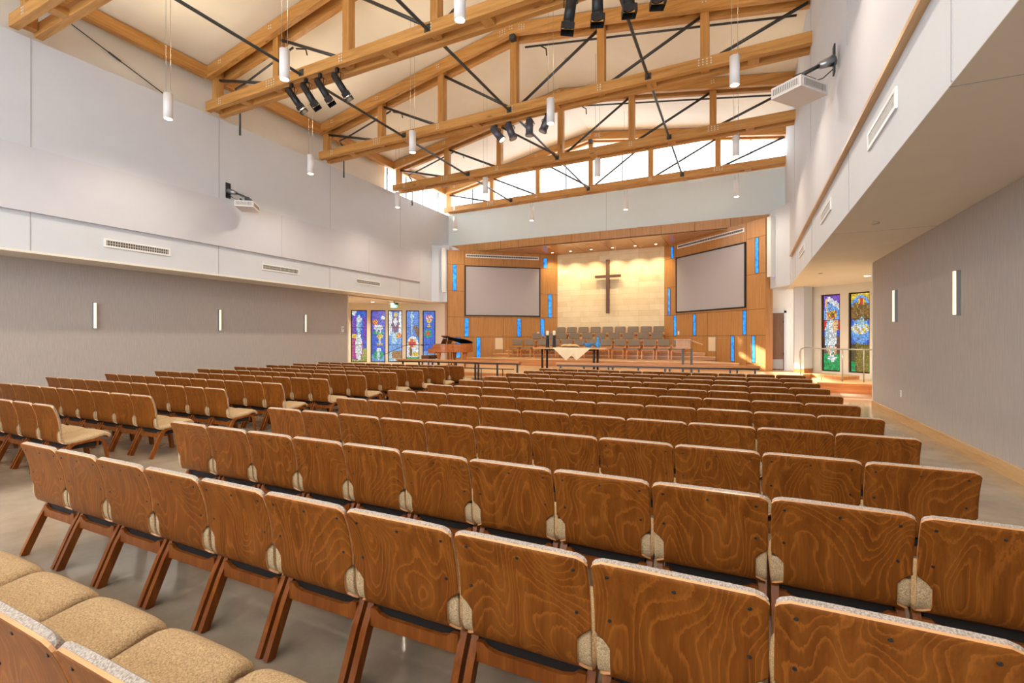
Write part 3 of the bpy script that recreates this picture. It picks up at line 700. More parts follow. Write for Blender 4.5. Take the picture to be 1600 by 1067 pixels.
for y in (-3.5, 2.2, 6.28, 10.2, 14.2, 18.2):  # first two rows: unseen lamps without modelled pendants, added for light
    for x, _ in cols:
        if 0 < y < 7 and x > -1 and y > 5: pass
        light('pendant_downlight', 'SPOT', (x, y, 6.50), PEND_W, (1, .86, .68), (0, 0, 0), spot_size=R(150), spot_blend=.8, shadow_soft_size=.08)
        light('pendant_uplight', 'SPOT', (x + .35, y, 7.6), UP_W if y < 12 else UP_W * .35, (1, .80, .55), (R(180), 0, 0), spot_size=R(150), spot_blend=1, shadow_soft_size=.1)

# ---------------------------------------------------------------- stage spotlights
def spotlight(L, r, doors, tilt, yaw, loc, label, lensmat='lens', drop=.22, bodymat='black'):
    t = thing('stage_spotlight', label, 'spotlight', loc, 0, 'stage spotlights')
    Q = Matrix.Rotation(yaw, 4, 'Z') @ Matrix.Rotation(tilt, 4, 'Y'); D = Matrix.Translation((0, 0, -drop)) @ Q
    def put(f, nm, m):
        bmesh.ops.transform(f.bm, matrix=D, verts=f.bm.verts); return f.build(nm, m, t)
    put(MB().cyl((0, 0, .14), (0, 0, -L), r, n=18).cyl((0, 0, .2), (0, 0, .14), r * .55, r, n=18).cyl((0, 0, -L), (0, 0, -L - .05), r * 1.12, n=18), 'body', M[bodymat])
    put(MB().cyl((0, 0, -L - .052), (0, 0, -L - .045), r * .85, n=16), 'lens', M[lensmat])
    MB().tube([(-r - .03, 0, -drop), (-r - .03, 0, -.08), (0, 0, -.03), (r + .03, 0, -.08), (r + .03, 0, -drop)], .012, 6).build('yoke', M['black'], t)
    MB().box(-.04, .04, -.03, .03, -.05, .09).build('clamp', M['black'], t)
    MB().tube([(.02, .05, 0), (.14, .07, -.10), (.06, .06, -.22), (.0, .04, -.2)], .006, 5).build('power_cord', M['black'], t)
    if doors:
        w_ = r * 1.15
        for a in range(4):
            f = MB().box(-w_, w_, w_, w_ + .006, -L - .17, -L - .05)
            bmesh.ops.transform(f.bm, matrix=Matrix.Rotation(a * math.pi / 2 + .2, 4, 'Z'), verts=f.bm.verts); put(f, 'barn_door', M['black'])
for k, x in enumerate((-10.08, -9.58, -9.1, -8.55)):
    spotlight(.40, .08, True, R(-33 - 4 * (k == 0)), R(12), (x + .02, 8.3, 7.92), 'black spotlight with barn doors, %s from the left wall on the third truss' % ORD[k + 1], 'screen' if k in (1, 2) else 'lens')
for k, x in enumerate((-2.78, -2.28, -1.74, -1.24)):
    spotlight(.31, .1, True, R([8, 0, -3, 0][k]), R(10), (x, 8.3, 7.92), 'large black spotlight pointing straight down at the top, %s from its left end' % ORD[k + 1], 'screen')
for k, x in enumerate((-6.56, -6.1, -5.47, -4.94)):
    spotlight(.26, .108, False, R([-38, -20, 0, 22][k]), R(15), (x, 12.6, 7.94), 'dark tubular spotlight without barn doors, %s from the left in its bank' % ORD[k + 1], 'lens' if k == 0 else 'screen', .15, 'spotgrey')

# ---------------------------------------------------------------- wall fittings
def grille(name, label, loc, sx, h, axis, n=26, group='long wall vents'):
    """slotted air grille lying on a wall; axis 'y' on side walls (normal +-x)"""
    t = thing(name, label, 'vent', loc, 0, group); s = 1 if axis[0] == '+' else -1
    f = MB(); L = sx
    for q in ((-L / 2 - .04, L / 2 + .04, -h / 2 - .04, -h / 2), (-L / 2 - .04, L / 2 + .04, h / 2, h / 2 + .04), (-L / 2 - .04, -L / 2, -h / 2, h / 2), (L / 2, L / 2 + .04, -h / 2, h / 2)): f.box(min(0, s * .02), max(0, s * .02), q[0], q[1], q[2], q[3])
    f.build('frame', M['plastic'], t)
    MB().box(min(0, s * .004), max(0, s * .004), -L / 2, L / 2, -h / 2, h / 2).build('backing', M['slot'], t)
    f = MB()
    for i in range(n):
        y = -L / 2 + L * (i + .5) / n; f.box(min(s * .005, s * .016), max(s * .005, s * .016), y - .006, y + .006, -h / 2, h / 2)
    f.box(min(s * .005, s * .014), max(s * .005, s * .014), -L / 2, L / 2, -.006, .006)
    f.build('slat', M['vent'], t); return t
for k, (y, L) in enumerate(((6.6, 1.35), (10.63, 1.3), (14.65, 1.3))): grille('air_vent', 'long slotted air vent low on the left wall, %s from the camera' % ORD[k + 1], (XL - .02, y, 3.86), L, .12, '+y')
for k, (y, L) in enumerate(((6.28, 1.1), (10.27, 1.15), (14.5, 1.2))): 
    t = grille('air_vent', 'slotted air vent on the slanting right wall above the soffit, %s from the camera' % ORD[k + 1], (rx(y) + .02, y, 3.92), L, .13, '-y'); t.rotation_euler.z = -.0135
for Tm, s1, z, L, lb in ((TL, 1.9, 5.66, 3.7, 'long white linear diffuser above the piano side screen'), (TR, 1.87, 5.69, 3.6, 'long white linear diffuser above the lectern side screen')):
    c = Tm @ Vector((s1, 0, z)); t = thing('linear_diffuser', lb, 'vent', c); A = Matrix.Translation(-c) @ Tm
    MB().box(s1 - L / 2, s1 + L / 2, 0, .02, z - .085, z + .075, A).build('frame', M['plastic'], t)
    f = MB(); n = 40
    for i in range(n):
        x = s1 - L / 2 + .05 + (L - .1) * i / n; f.box(x, x + (L - .1) / n * .86, .02, .023, z - .04, z + .035, A)
    f.build('slat', M['slot'], t)
def sconce(loc, s, label):
    t = thing('wall_sconce', label, 'wall light', loc, 0, 'slim wall sconces')
    MB().box(min(0, s * .05), max(0, s * .05), -.028, .028, -.32, .32).build('housing', M['brushed'], t, bevel=.004)
    MB().box(min(s * .05, s * .075), max(s * .05, s * .075), -.024, .024, -.31, .31).build('diffuser', M['sconce'], t, bevel=.006)
for k, y in enumerate((6.09, 9.2, 12.36)): sconce((XG, y, 2.18), 1, 'slim upright glowing sconce on the left grey wall, %s from the camera' % ORD[k + 1])
for k, y in enumerate((8.83, 11.8)): sconce((2.83, y, 2.26), -1, 'slim upright sconce on the right grey wall, %s' % ['nearer, larger in view', 'farther, by the wall end'][k])
t = thing('thermostat', 'small white wall control at far end of left grey wall', 'wall control', (XG, 14.2, 2.0)); MB().box(0, .03, -.06, .06, -.12, .12).build('body', M['plastic'], t, bevel=.005); MB().box(.03, .034, -.03, .03, 0, .07).build('display', M['grey'], t)
t = thing('wall_outlet', 'white outlet plate low on the right grey wall', 'outlet', (2.83, 11.55, .55)); MB().box(-.008, 0, -.04, .04, -.065, .065).build('plate', M['plastic'], t, bevel=.002); MB().box(-.011, -.008, -.017, .017, .01, .04).box(-.011, -.008, -.017, .017, -.04, -.01).build('socket', M['vent'], t)
for Tm, s1, lb in ((TL, 3.71, 'white switch plate on wood panelling behind the candles'), (TR, .13, 'white switch plate on wood panelling above the lectern')):
    c = Tm @ Vector((s1, 0, 1.88)); t = thing('light_switch', lb, 'switch', c); A = Matrix.Translation(-c) @ Tm
    MB().box(s1 - .05, s1 + .05, 0, .01, 1.80, 1.96, A).build('plate', M['plastic'], t); MB().box(s1 - .02, s1 + .02, .01, .016, 1.84, 1.92, A).build('toggle', M['ivory'], t)
for Tm, a, b, z0, z1, lb in ((TL, 1.5, 1.89, 1.10, 1.67, 'cream wall grille on the piano side panelling'), (TR, 1.9, 2.28, 1.12, 1.69, 'cream wall grille on the lectern side panelling')):
    c = Tm @ Vector(((a + b) / 2, 0, z0)); t = thing('wall_grille', lb, 'wall grille', c); A = Matrix.Translation(-c) @ Tm
    MB().box(a, b, 0, .02, z0, z1, A).build('frame', M['vent'], t, bevel=.004); MB().box(a + .02, b - .02, .02, .024, z0 + .02, z1 - .02, A).build('cloth', M['cream_grille'], t)
# projection screens
for Tm, w_, z0, z1, lb in ((TL, 3.82, 2.73, 5.18, 'large grey projection screen on the piano side of the cross'), (TR, 3.75, 2.77, 5.22, 'large grey projection screen on the lectern side of the cross')):
    c = Tm @ Vector((w_ / 2, 0, z0)); t = thing('projection_screen', lb, 'screen', c); A = Matrix.Translation(-c) @ Tm
    f = MB()
    for q in ((0, w_, z0, z0 + .05), (0, w_, z1 - .05, z1), (0, .05, z0 + .05, z1 - .05), (w_ - .05, w_, z0 + .05, z1 - .05)): f.box(q[0], q[1], .0, .05, q[2], q[3], A)
    f.build('frame', M['black'], t); MB().box(.05, w_ - .05, .01, .03, z0 + .05, z1 - .05, A).build('cloth', M['screen'], t)
# speaker columns at the outer edges
for (x, y), z0, lb in (((-12.78, 19.08), 3.85, 'tall white column speaker left of the piano side panelling'), ((1.02, 18.98), 3.80, 'tall white column speaker right of the lectern side panelling')):
    t = thing('column_speaker', lb, 'speaker', (x, y, z0), R(-45 if x < 0 else 38))
    MB().box(-.1, .1, -.09, .1, 0, 2.1).build('cabinet', M['speaker'], t, bevel=.01); MB().box(-.075, .075, -.1, -.088, .06, 2.05).build('grille', M['speaker'], t)
    MB().cyl((.03, -.06, -.02), (.03, -.06, .0), .014, n=8).build('indicator', M['led'], t)
# the cross
t = thing('cross', 'dark wooden cross mounted on the pale stone wall', 'cross', (-5.71, 22.56, 2.85))
MB().box(-.075, .075, 0, .12, 0, 2.58).build('upright', M['cross'], t, bevel=.008); MB().box(-.62, .62, .005, .115, 1.72, 1.84).build('crossbar', M['cross'], t, bevel=.008)
MB().cyl((0, .12, .5), (0, .215, .5), .03).cyl((0, .12, 2.1), (0, .215, 2.1), .03).build('standoff', M['steel'], t)
# recessed lights over the chancel and side aisles
for k, x in enumerate((-8.33, -7.4, -6.37, -5.34, -4.3, -3.38)):
    t = thing('downlight', 'recessed downlight in the chancel soffit, %s from the piano side' % ORD[k + 1], 'downlight', (x, 22.05, 5.88), 0, 'chancel downlights')
    MB().cyl((0, 0, -.006), (0, 0, .0), .07, n=16).build('trim_ring', M['vent'], t); MB().cyl((0, 0, -.009), (0, 0, -.006), .055, n=16).build('lens', M['down'], t)
    light('chancel_downlight_beam', 'SPOT', (x, 22.05, 5.84), 70, (1, .80, .52), (R(14), 0, 0), spot_size=R(100), spot_blend=.8, shadow_soft_size=.05)
for k, (x, y, lit, lb) in enumerate(((1.9, 9.03, 0, 'small round detector on the right aisle soffit, nearer'), (2.0, 15.3, 0, 'small round detector on the right soffit by the alcove'), (3.25, 16.36, 1, 'lit round downlight before the right alcove windows'), (-15.8, 17.6, 1, 'lit round downlight in the left alcove ceiling'), (-15.1, 17.9, 0, 'small dark ceiling fitting in the left alcove'))):
    t = thing('downlight' if lit else 'ceiling_detector', lb, 'downlight' if lit else 'detector', (x, y, 3.4))
    MB().cyl((0, 0, -.02), (0, 0, 0), .09 if lit else .05, n=16).build('trim_ring', M['plastic'] if lit else M['vent'], t)
    if lit: MB().cyl((0, 0, -.024), (0, 0, -.02), .075, n=16).build('lens', M['down'], t)
for x, y in ((4.2, 15.6), (2.6, 15.3), (-16.2, 16.6), (-14.9, 17.9)):
    light('alcove_downlight_beam', 'SPOT', (x, y, 3.36), 190, (1, .86, .66), (0, 0, 0), spot_size=R(140), spot_blend=.9, shadow_soft_size=.08)
for x in (-12.9, ):
    pass
for x, y, lb in ((-8.9, 10.5, 'second bay left of the ridge'), (-4.9, 14.3, 'third bay near the ridge'), (.2, 11.2, 'second bay by the right wall'), (-.2, 15.2, 'third bay by the right wall')):
    z = ztop(x); t = thing('smoke_detector', 'small white round smoke detector on the sloped ceiling, %s' % lb, 'smoke detector', (x, y, z))
    MB().cyl((0, 0, -.06), (0, 0, .03), .09, .10, n=16).build('base', M['plastic'], t); MB().cyl((0, 0, -.10), (0, 0, -.06), .05, .085, n=16).build('sensor', M['plastic'], t)
# exit sign
t = thing('exit_sign', 'green lit EXIT sign hanging before the stained glass', 'exit sign', (-14.85, 18.0, 2.83), R(25))
MB().box(-.2, .2, -.05, .05, .42, .5).build('housing', M['black'], t); MB().cyl((0, 0, .5), (0, 0, .57), .03).build('canopy', M['black'], t)
MB().box(-.15, .15, -.012, .012, 0.28, .42).build('panel', M['exitg'], t)
fc = bpy.data.curves.new('lettering', 'FONT'); fc.body = 'EXIT'; fc.size = .13; fc.align_x = 'CENTER'; fc.extrude = .002
tx = bpy.data.objects.new('lettering', fc); COL.objects.link(tx); me = bpy.data.meshes.new_from_object(tx); me.transform(Matrix.Translation((0, -.016, .31)) @ Matrix.Rotation(R(90), 4, 'X')); me.materials.clear(); me.materials.append(M['plastic'])
bpy.data.objects.remove(tx); tx = bpy.data.objects.new('lettering', me); COL.objects.link(tx); tx.parent = t

# projectors on wall arms
def projector(loc, rz, wallx, side, label):
    t = thing('projector', label, 'projector', loc, rz)
    MB().box(-.24, .24, -.32, .32, 0, .17).build('body', M['plasma'], t, bevel=.012)
    MB().box(.24, .246, -.26, .26, .035, .14).box(-.21, .21, -.326, -.32, .04, .14).build('vent_grille', M['vent'], t)
    f = MB()
    for k in range(18): f.box(.246, .249, -.25 + k * .029, -.243 + k * .029, .04, .135)
    for k in range(14): f.box(-.2 + k * .029, -.193 + k * .029, -.329, -.326, .045, .135)
    f.build('vent_slat', M['slot'], t)
    f = MB()
    for k in range(12): f.box(-.243, -.24, -.28 + k * .035, -.262 + k * .035, .03 + .03 * (k % 2), .048 + .03 * (k % 2))
    f.build('connector_panel', M['slot'], t)
    MB().box(-.2435, -.24, -.1, -.02, .10, .155).build('warning_label', M['yellow'], t)
    MB().cyl((.08, .32, .09), (.08, .36, .09), .055, n=18).build('lens_barrel', M['black'], t)
    MB().box(-.13, .13, -.16, .16, .18, .20).box(-.15, -.12, -.18, .18, .18, .26).box(.12, .15, -.18, .18, .18, .26).box(-.06, .06, -.06, .06, .2, .34).build('cradle', M['black'], t, bevel=.004)
    inv = (Matrix.Translation(loc) @ Matrix.Rotation(rz, 4, 'Z')).inverted()
    w0 = Vector((wallx, loc[1] + (.15 if side > 0 else -.2), 5.9)); b = Vector((loc[0], loc[1], loc[2] + .33)); d = b - w0
    def put(f, nm, m):
        bmesh.ops.transform(f.bm, matrix=inv, verts=f.bm.verts); return f.build(nm, m, t)
    x0, x1 = (w0.x - .02, w0.x) if side > 0 else (w0.x, w0.x + .02)
    put(MB().box(x0, x1, w0.y - .07, w0.y + .07, 5.68, 6.12), 'wall_plate', M['black'])
    mid = w0.lerp(b, .45) + Vector((0, 0, .02))
    put(MB().cyl(w0 + d * .02, mid, .085, .05, n=10), 'arm_cover', M['grey']); put(MB().cyl(mid, b, .03, n=10), 'arm', M['steel'])
    put(MB().tube([w0 + Vector((d.x * .03, .03, -.12)), w0 + Vector((d.x * .3, .05, -.22)), w0 + Vector((d.x * .55, d.y * .5, -.30)), w0 + Vector((d.x * .8, d.y, -.36))], .008, 6), 'cable', M['black'])
projector((.84, 8.59, 5.36), R(-39), rx(8.7) - .06, 1, 'white projector hung from the right wall near the ceiling')
projector((-12.78, 9.05, 5.34), R(39), XL, -1, 'white projector hung from the left wall above the vents')

# ---------------------------------------------------------------- congregation chair
PROF = [(.555, .385), (.545, .405), (.50, .425), (.40, .409), (.30, .395), (.20, .383), (.135, .384), (.090, .402), (.070, .445), (.066, .51), (.065, .585), (.054, .67), (.032, .755), (.0, .838)]
PR = cr(PROF, 3)
def nrm(k):
    a, b = PR[max(k - 1, 0)], PR[min(k + 1, len(PR) - 1)]; d = Vector((0, b[0] - a[0], b[1] - a[1])).normalized(); return Vector((0, d.z, -d.y)) # towards the sitter (up / forward)
def halfw_shell(k):
    y, z = PR[k]
    if y > .2: return .232 + .018 * min(1, (.55 - y) / .15) if y > .40 else .25
    if z < .392: return .25
    if z < .415: return .25 - .045 * (z - .392) / .023
    if z < .515: return .205
    if z < .56: t = (z - .515) / .045; return .205 + .05 * t * t * (3 - 2 * t)
    return .255
def halfw_pad(k):
    y, z = PR[k]; return (.236 + .016 * min(1, (.55 - y) / .15)) if y > .40 else .252
U = [-1, -.96, -.86, -.6, -.3, 0, .3, .6, .86, .96, 1]
NP = len(PR); KS = 17      # split between seat and back
KZ = lambda zz: next(i for i in range(NP // 2, NP) if PR[i][1] >= zz)
def pos(k, x, off): p = Vector((x, PR[k][0], PR[k][1])); return p + nrm(k) * off
def slab(mb, ks, hw, inner, outer, corner=0, ctop=False, cfront=False):
    top, bot = [], []
    for k in ks:
        a, b = [], []
        for u in U:
            x = u * hw(k); to = outer(u, k) ; bo = inner
            q, r = pos(k, x, to), pos(k, x, bo)
            a.append(q); b.append(r)
        top.append(a); bot.append(b)
    if ctop:      # round the top corners by pulling the last rows in
        for arr in (top, bot):
            zt = arr[-1][5].z
            for row in arr:
                for v in row:
                    cut = .26 - abs(v.x)
                    if cut < .045:
                        lim = zt - (.045 - math.sqrt(max(0, .045 ** 2 - (.045 - cut) ** 2)))
                        if v.z > lim: v.y += (v.z - lim) * .4; v.z = lim
    A, B = mb.sheet(top, bot)
    m, n = len(A), len(A[0]); mi = mb.mi; mb.mi = mb.edge
    for i in range(m - 1):
        mb._f([A[i][0], A[i + 1][0], B[i + 1][0], B[i][0]]); mb._f([A[i][n - 1], B[i][n - 1], B[i + 1][n - 1], A[i + 1][n - 1]])
    for j in range(n - 1):
        mb._f([A[0][j], B[0][j], B[0][j + 1], A[0][j + 1]]); mb._f([A[m - 1][j], A[m - 1][j + 1], B[m - 1][j + 1], B[m - 1][j]])
    mb.mi = mi
def padprof(T):
    def g(u, k): 
        e = 1 - abs(u) ** 7
        kk = min(k, NP - 1 - k) if (k > NP // 2) else k
        en = min(1, (kk + .6) / 2.6)
        return T * (.25 + .75 * max(0, e) ** .5) * math.sqrt(en)
    return g
def make_chair():
    t = thing('stacking_chair', '', 'chair')
    f = MB(); f.edge = 1; slab(f, range(0, KS + 1), halfw_shell, -.010, lambda u, k: 0); f.build('seat_shell', [M['chair'], M['edge']], t)
    f = MB(); f.edge = 1; slab(f, range(KS, NP), halfw_shell, -.010, lambda u, k: 0, ctop=True)
    f.mi = 2
    for x, k in ((-.205, NP - 3), (0, NP - 3), (.205, NP - 3), (-.205, KZ(.60)), (.205, KZ(.60))):
        p = pos(k, x, -.0095); n_ = nrm(k); f.cyl(p, p - n_ * .0035, .0062, n=8)
    f.build('backrest', [M['chair'], M['edge'], M['screw']], t)
    f = MB(); f.edge = 0; slab(f, range(1, KZ(.56)), halfw_pad, .0005, lambda u, k: padprof(.042)(u, k)); f.build('seat_cushion', M['pad'], t)
    f = MB(); f.edge = 0; slab(f, range(KZ(.56) - 2, NP), halfw_pad, .0005, lambda u, k: .032 * (.3 + .7 * max(0, 1 - abs(u) ** 7) ** .5) * min(1, .62 + .25 * (NP - 1 - k)), ctop=True); f.build('back_cushion', M['pad_cool_lit'], t)
    for s in (-1, 1):
        a, b = (s * .219, s * .250) if s > 0 else (s * .250, s * .219)
        f = MB().ribbon([(.01, 0), (.06, .12), (.115, .25), (.16, .34), (.20, .372)], a, b, .046); f.build('leg', M['leg'], t, bevel=.004)
        f = MB().ribbon(cr([(.17, .362), (.25, .370), (.38, .380), (.455, .372), (.49, .34), (.505, .28), (.53, .14), (.545, 0)], 2), a * 1.0, b * 1.0, .030); f.build('leg', M['leg'], t, bevel=.004)
    f = MB(); Tr = Matrix(((1, 0, 0, 0), (0, 0, 1, 0), (0, 1, 0, 0), (0, 0, 0, 1)))
    poly = [(-.219, .262), (.219, .262), (.219, .345), (.19, .345), (.17, .328), (.13, .318), (-.13, .318), (-.17, .328), (-.19, .345), (-.219, .345)]
    f.prism(poly, .118, .140, Tr); f.build('rear_rail', M['leg'], t)
    MB().box(-.219, .219, .43, .45, .30, .355).build('front_rail', M['leg'], t)
    MB().box(-.21, .21, .145, .48, .30, .368).build('underseat_box', M['underbox'], t, bevel=.004)  # dark box filling the space beneath the seat shell
    return t
chair = make_chair(); kids_of(chair); used = False
def in_view(x, y, z, mx=260):
    f_ = -math.sin(YAW) * x + math.cos(YAW) * y; r = math.cos(YAW) * x + math.sin(YAW) * y
    if f_ < .3: return False
    px, py = 800 + 742 * r / f_, 530 - 742 * (z - 1.6) / f_
    return -mx < px < 1600 + mx and py < 1067 + mx
def put_chair(x, y, label, group, sx=1):
    global used
    if not any(in_view(x + dx, y + dy, z) for dx in (-.26, .26) for dy, z in ((0, .83), (.5, .42), (.05, .5), (.1, .3), (.5, .02))): return
    t = chair if not used else copy_tree(chair); used = True
    r = random.Random(int(x * 100) * 31 + int(y * 100))
    t.scale = (sx, 1, 1); t.location = (x, y, 0); t.rotation_euler = (0, 0, R(r.uniform(-.35, .35))); t['label'] = label; t['group'] = group
CB = [-4.75, -4.22, -3.69, -3.15, -2.62, -2.09, -1.55, -.98, -.42, .14, .705, 1.265]
for k in range(12):
    y = .58 + 1.0 * k + (.02 if 0 < k < 10 else 0)
    for j in range(11):
        put_chair((CB[j] + CB[j + 1]) / 2 - .006 - (.045 if k == 1 else 0), y, 'plywood-backed chair in the centre block, %s row from the stage, %s seat from the aisle' % (ORD[12 - k], ORD[j + 1]), 'centre block chairs', (CB[j + 1] - CB[j] - .014) / .51)
for k in range(1, 12):
    y = .62 + 1.0 * k - (.06 if k > 9 else 0)
    for j in range(11):
        x = -7.05 - .5175 * (j + .5)
        put_chair(x, y, 'plywood-backed chair in the left block, %s row from the stage, %s seat from the aisle' % (ORD[12 - k], ORD[j + 1]), 'left block chairs', .988)

# ---------------------------------------------------------------- choir chairs
def choir():
    t = thing('choir_chair', '', 'chair')
    for s in (-1, 1):
        MB().ribbon([(-.52, 0), (-.5, .25), (-.48, .40)], s * .235 - .021, s * .235 + .021, .042).build('leg', M['choirwood'], t, bevel=.003)
        MB().ribbon([(.03, 0), (-.04, .3), (-.05, .45), (-.02, .65), (.02, .80)], s * .235 - .021, s * .235 + .021, .042).build('leg', M['choirwood'], t, bevel=.003)
    MB().box(-.23, .23, -.50, -.47, .36, .41).box(-.23, .23, -.07, -.04, .36, .41).box(-.25, -.22, -.48, -.05, .37, .41).box(.22, .25, -.48, -.05, .37, .41).build('seat_frame', M['choirwood'], t)
    MB().box(-.22, .22, -.05, -.02, .46, .53).build('back_rail', M['choirwood'], t)
    MB().box(-.235, .235, -.52, -.06, .41, .465).build('seat', M['choir'], t, bevel=.018)
    f = MB().box(-.24, .24, -.045, .0, 0, .29); bmesh.ops.transform(f.bm, matrix=Matrix.Translation((0, -.03, .56)) @ Matrix.Rotation(R(-9), 4, 'X'), verts=f.bm.verts)
    f.build('backrest', M['choir'], t, bevel=.016); return t
c0 = choir(); kids_of(c0); used = False
for y, z, X, rn in ((20.72, .75, [-9.60, -8.97, -8.30, -7.71, -7.13, -6.52, -5.92, -5.29, -4.68, -4.07, -3.43, -2.84, -2.25], 'lowest'), (21.58, 1.05, [-8.95, -8.32, -7.68, -7.04, -6.41, -5.78, -5.14, -4.5, -3.85, -3.25], 'middle'), (22.42, 1.35, [-8.02, -7.44, -6.85, -6.25, -5.66, -5.06, -4.46, -3.87, -3.30], 'top')):
    for j, x in enumerate(X):
        t = c0 if not used else copy_tree(c0); used = True
        t.location = (x, y, z); t['label'] = 'taupe padded choir chair, %s row, %s from the piano side' % (rn, ORD[j + 1]); t['group'] = 'choir chairs'

# ---------------------------------------------------------------- communion table and what stands on it
t = thing('communion_table', 'long wooden communion table with black legs before the choir', 'table', (-5.78, 17.35, .45))
MB().box(-1.44, 1.44, -.4, .4, .78, .83).build('tabletop', M['oak'], t, bevel=.006)
for x, y in ((-1.1, -.25), (-1.1, .25), (.95, -.25), (.95, .25)): MB().cyl((x, y, 0), (x, y, .78), .042, n=14).build('leg', M['black'], t)
MB().box(-1.1, .95, -.03, .03, .72, .78).build('rail', M['black'], t)
ZTB = 1.28
def drape(x, hw, drop, yoff, nm):
    """square cloth laid cornerwise: flat on the top and a hanging triangle in front"""
    f = MB(); n = 10; top, bot = [], []
    rows_ = [(.3, .0), (-.39, 0)] ; pts = []
    y0 = 17.35
    for j in range(3):
        yy = y0 + .3 - .35 * j; pts.append([(x + hw * (2 * i / n - 1), yy, ZTB + .006) for i in range(n + 1)])
    pts.append([(x + hw * (2 * i / n - 1), y0 - .405 - yoff, ZTB + .004) for i in range(n + 1)])
    for d in (.2, .4, .6, .8, .995):
        h_ = hw * (1 - d); pts.append([(x + h_ * (2 * i / n - 1), y0 - .412 - yoff - .006 * math.sin(i * 1.7 + d * 3), ZTB - drop * d) for i in range(n + 1)])
    top = [[Vector(p) for p in r] for r in pts]; bot = [[Vector((p[0], p[1] + (.004 if k > 2 else 0), p[2] - (.004 if k <= 3 else 0))) for p in r] for k, r in enumerate(pts)]
    f.edge = 0; f.sheet(top, bot); return f.build(nm, M['linen'])
tag(drape(-5.86, .54, .47, .008, 'table_cloth'), 'cream linen cloth, front corner hanging off the communion table', 'cloth', 'table cloths')
tag(drape(-5.44, .54, .46, .0, 'table_cloth'), 'second cream linen cloth, mostly behind the first, on the communion table', 'cloth', 'table cloths')
for x, s in ((-6.78, 'left, nearer the piano'), (-6.50, 'right, nearer the bread')):
    t = thing('candlestick', 'tall black candlestick on the communion table, %s' % s, 'candlestick', (x, 17.4, ZTB))
    MB().lathe([(.095, 0), (.095, .015), (.07, .03), (.06, .25), (.042, .42), (.045, .44), (.075, .46), (.075, .475)]).build('stand', M['black'], t)
    o = MB().lathe([(.053, 0), (.055, .01), (.055, .165), (.046, .175), (.01, .168)]).build('candle', M['wax'], None, 0, (x, 17.4, ZTB + .476)); tag(o, 'cream pillar candle on the %s black candlestick' % s.split(',')[0], 'candle', 'pillar candles')
t = thing('bread_tray', 'loaf of bread on a low board on the communion table', 'bread', (-5.83, 17.3, ZTB + .012))
MB().box(-.3, .3, -.1, .1, 0, .02).build('board', M['cross'], t)
f = MB(); 
for cx, r_, ln, h_ in ((-.17, .07, .22, .075), (.17, .07, .22, .07), (0, .085, .14, .085)):
    rings = []
    for i in range(9):
        a = -1 + i / 4; k = math.sqrt(max(.02, 1 - a * a)); rings.append([f.bm.verts.new((cx + a * ln, math.cos(b_) * r_ * k, .02 + h_ * k * max(0, math.sin(b_)) + .03 * (1 if b_ > 0 else 0) * k)) for b_ in [math.pi * q / 8 for q in range(9)]])
    for A_, B_ in zip(rings, rings[1:]):
        for q in range(8):
            g = f._f([A_[q], A_[q + 1], B_[q + 1], B_[q]]); g.smooth = True
f.build('loaf', M['bread'], t)
tag(MB().lathe([(.07, 0), (.09, .01), (.17, .10), (.24, .165), (.235, .17), (.16, .11), (.08, .03), (.02, .025)], n=24).build('bowl', M['bluepot'], None, 0, (-5.10, 17.3, ZTB + .01)), 'wide blue glazed bowl on the communion table', 'bowl')
t = thing('pitcher', 'blue glazed pitcher beside the bowl on the communion table', 'pitcher', (-4.74, 17.3, ZTB + .01))
MB().lathe([(.07, 0), (.105, .04), (.11, .09), (.085, .17), (.045, .26), (.04, .33), (.055, .38), (.048, .385), (.03, .33)], n=20).build('body', M['bluepot'], t)
MB().tube(cr([(.05, 0, .35), (.12, 0, .33), (.14, 0, .22), (.09, 0, .14)], 3), .012, 6).build('handle', M['bluepot'], t)

# lectern
t = thing('lectern', 'wooden lectern with slanted top on dark legs before the choir', 'lectern', (-1.72, 17.4, .45), 0)
MB().box(-.25, .22, -.2, .2, .86, 1.12).build('desk_box', M['veneer'], t, bevel=.005)
MB().box(-.3, .26, -.25, .25, 1.12, 1.16).build('top', M['veneer'], t, bevel=.004)
f = MB().box(0, .42, -.22, .22, -.015, .015); bmesh.ops.transform(f.bm, matrix=Matrix.Translation((.2, 0, 1.13)) @ Matrix.Rotation(R(22), 4, 'Y'), verts=f.bm.verts); f.build('reading_board', M['veneer'], t)
MB().box(-.30, .24, -.24, .24, .83, .86).build('shelf', M['veneer'], t)
for x in (-.04, .24): MB().box(x - .035, x + .035, -.03, .03, 0, .83).build('leg', M['steel'], t)

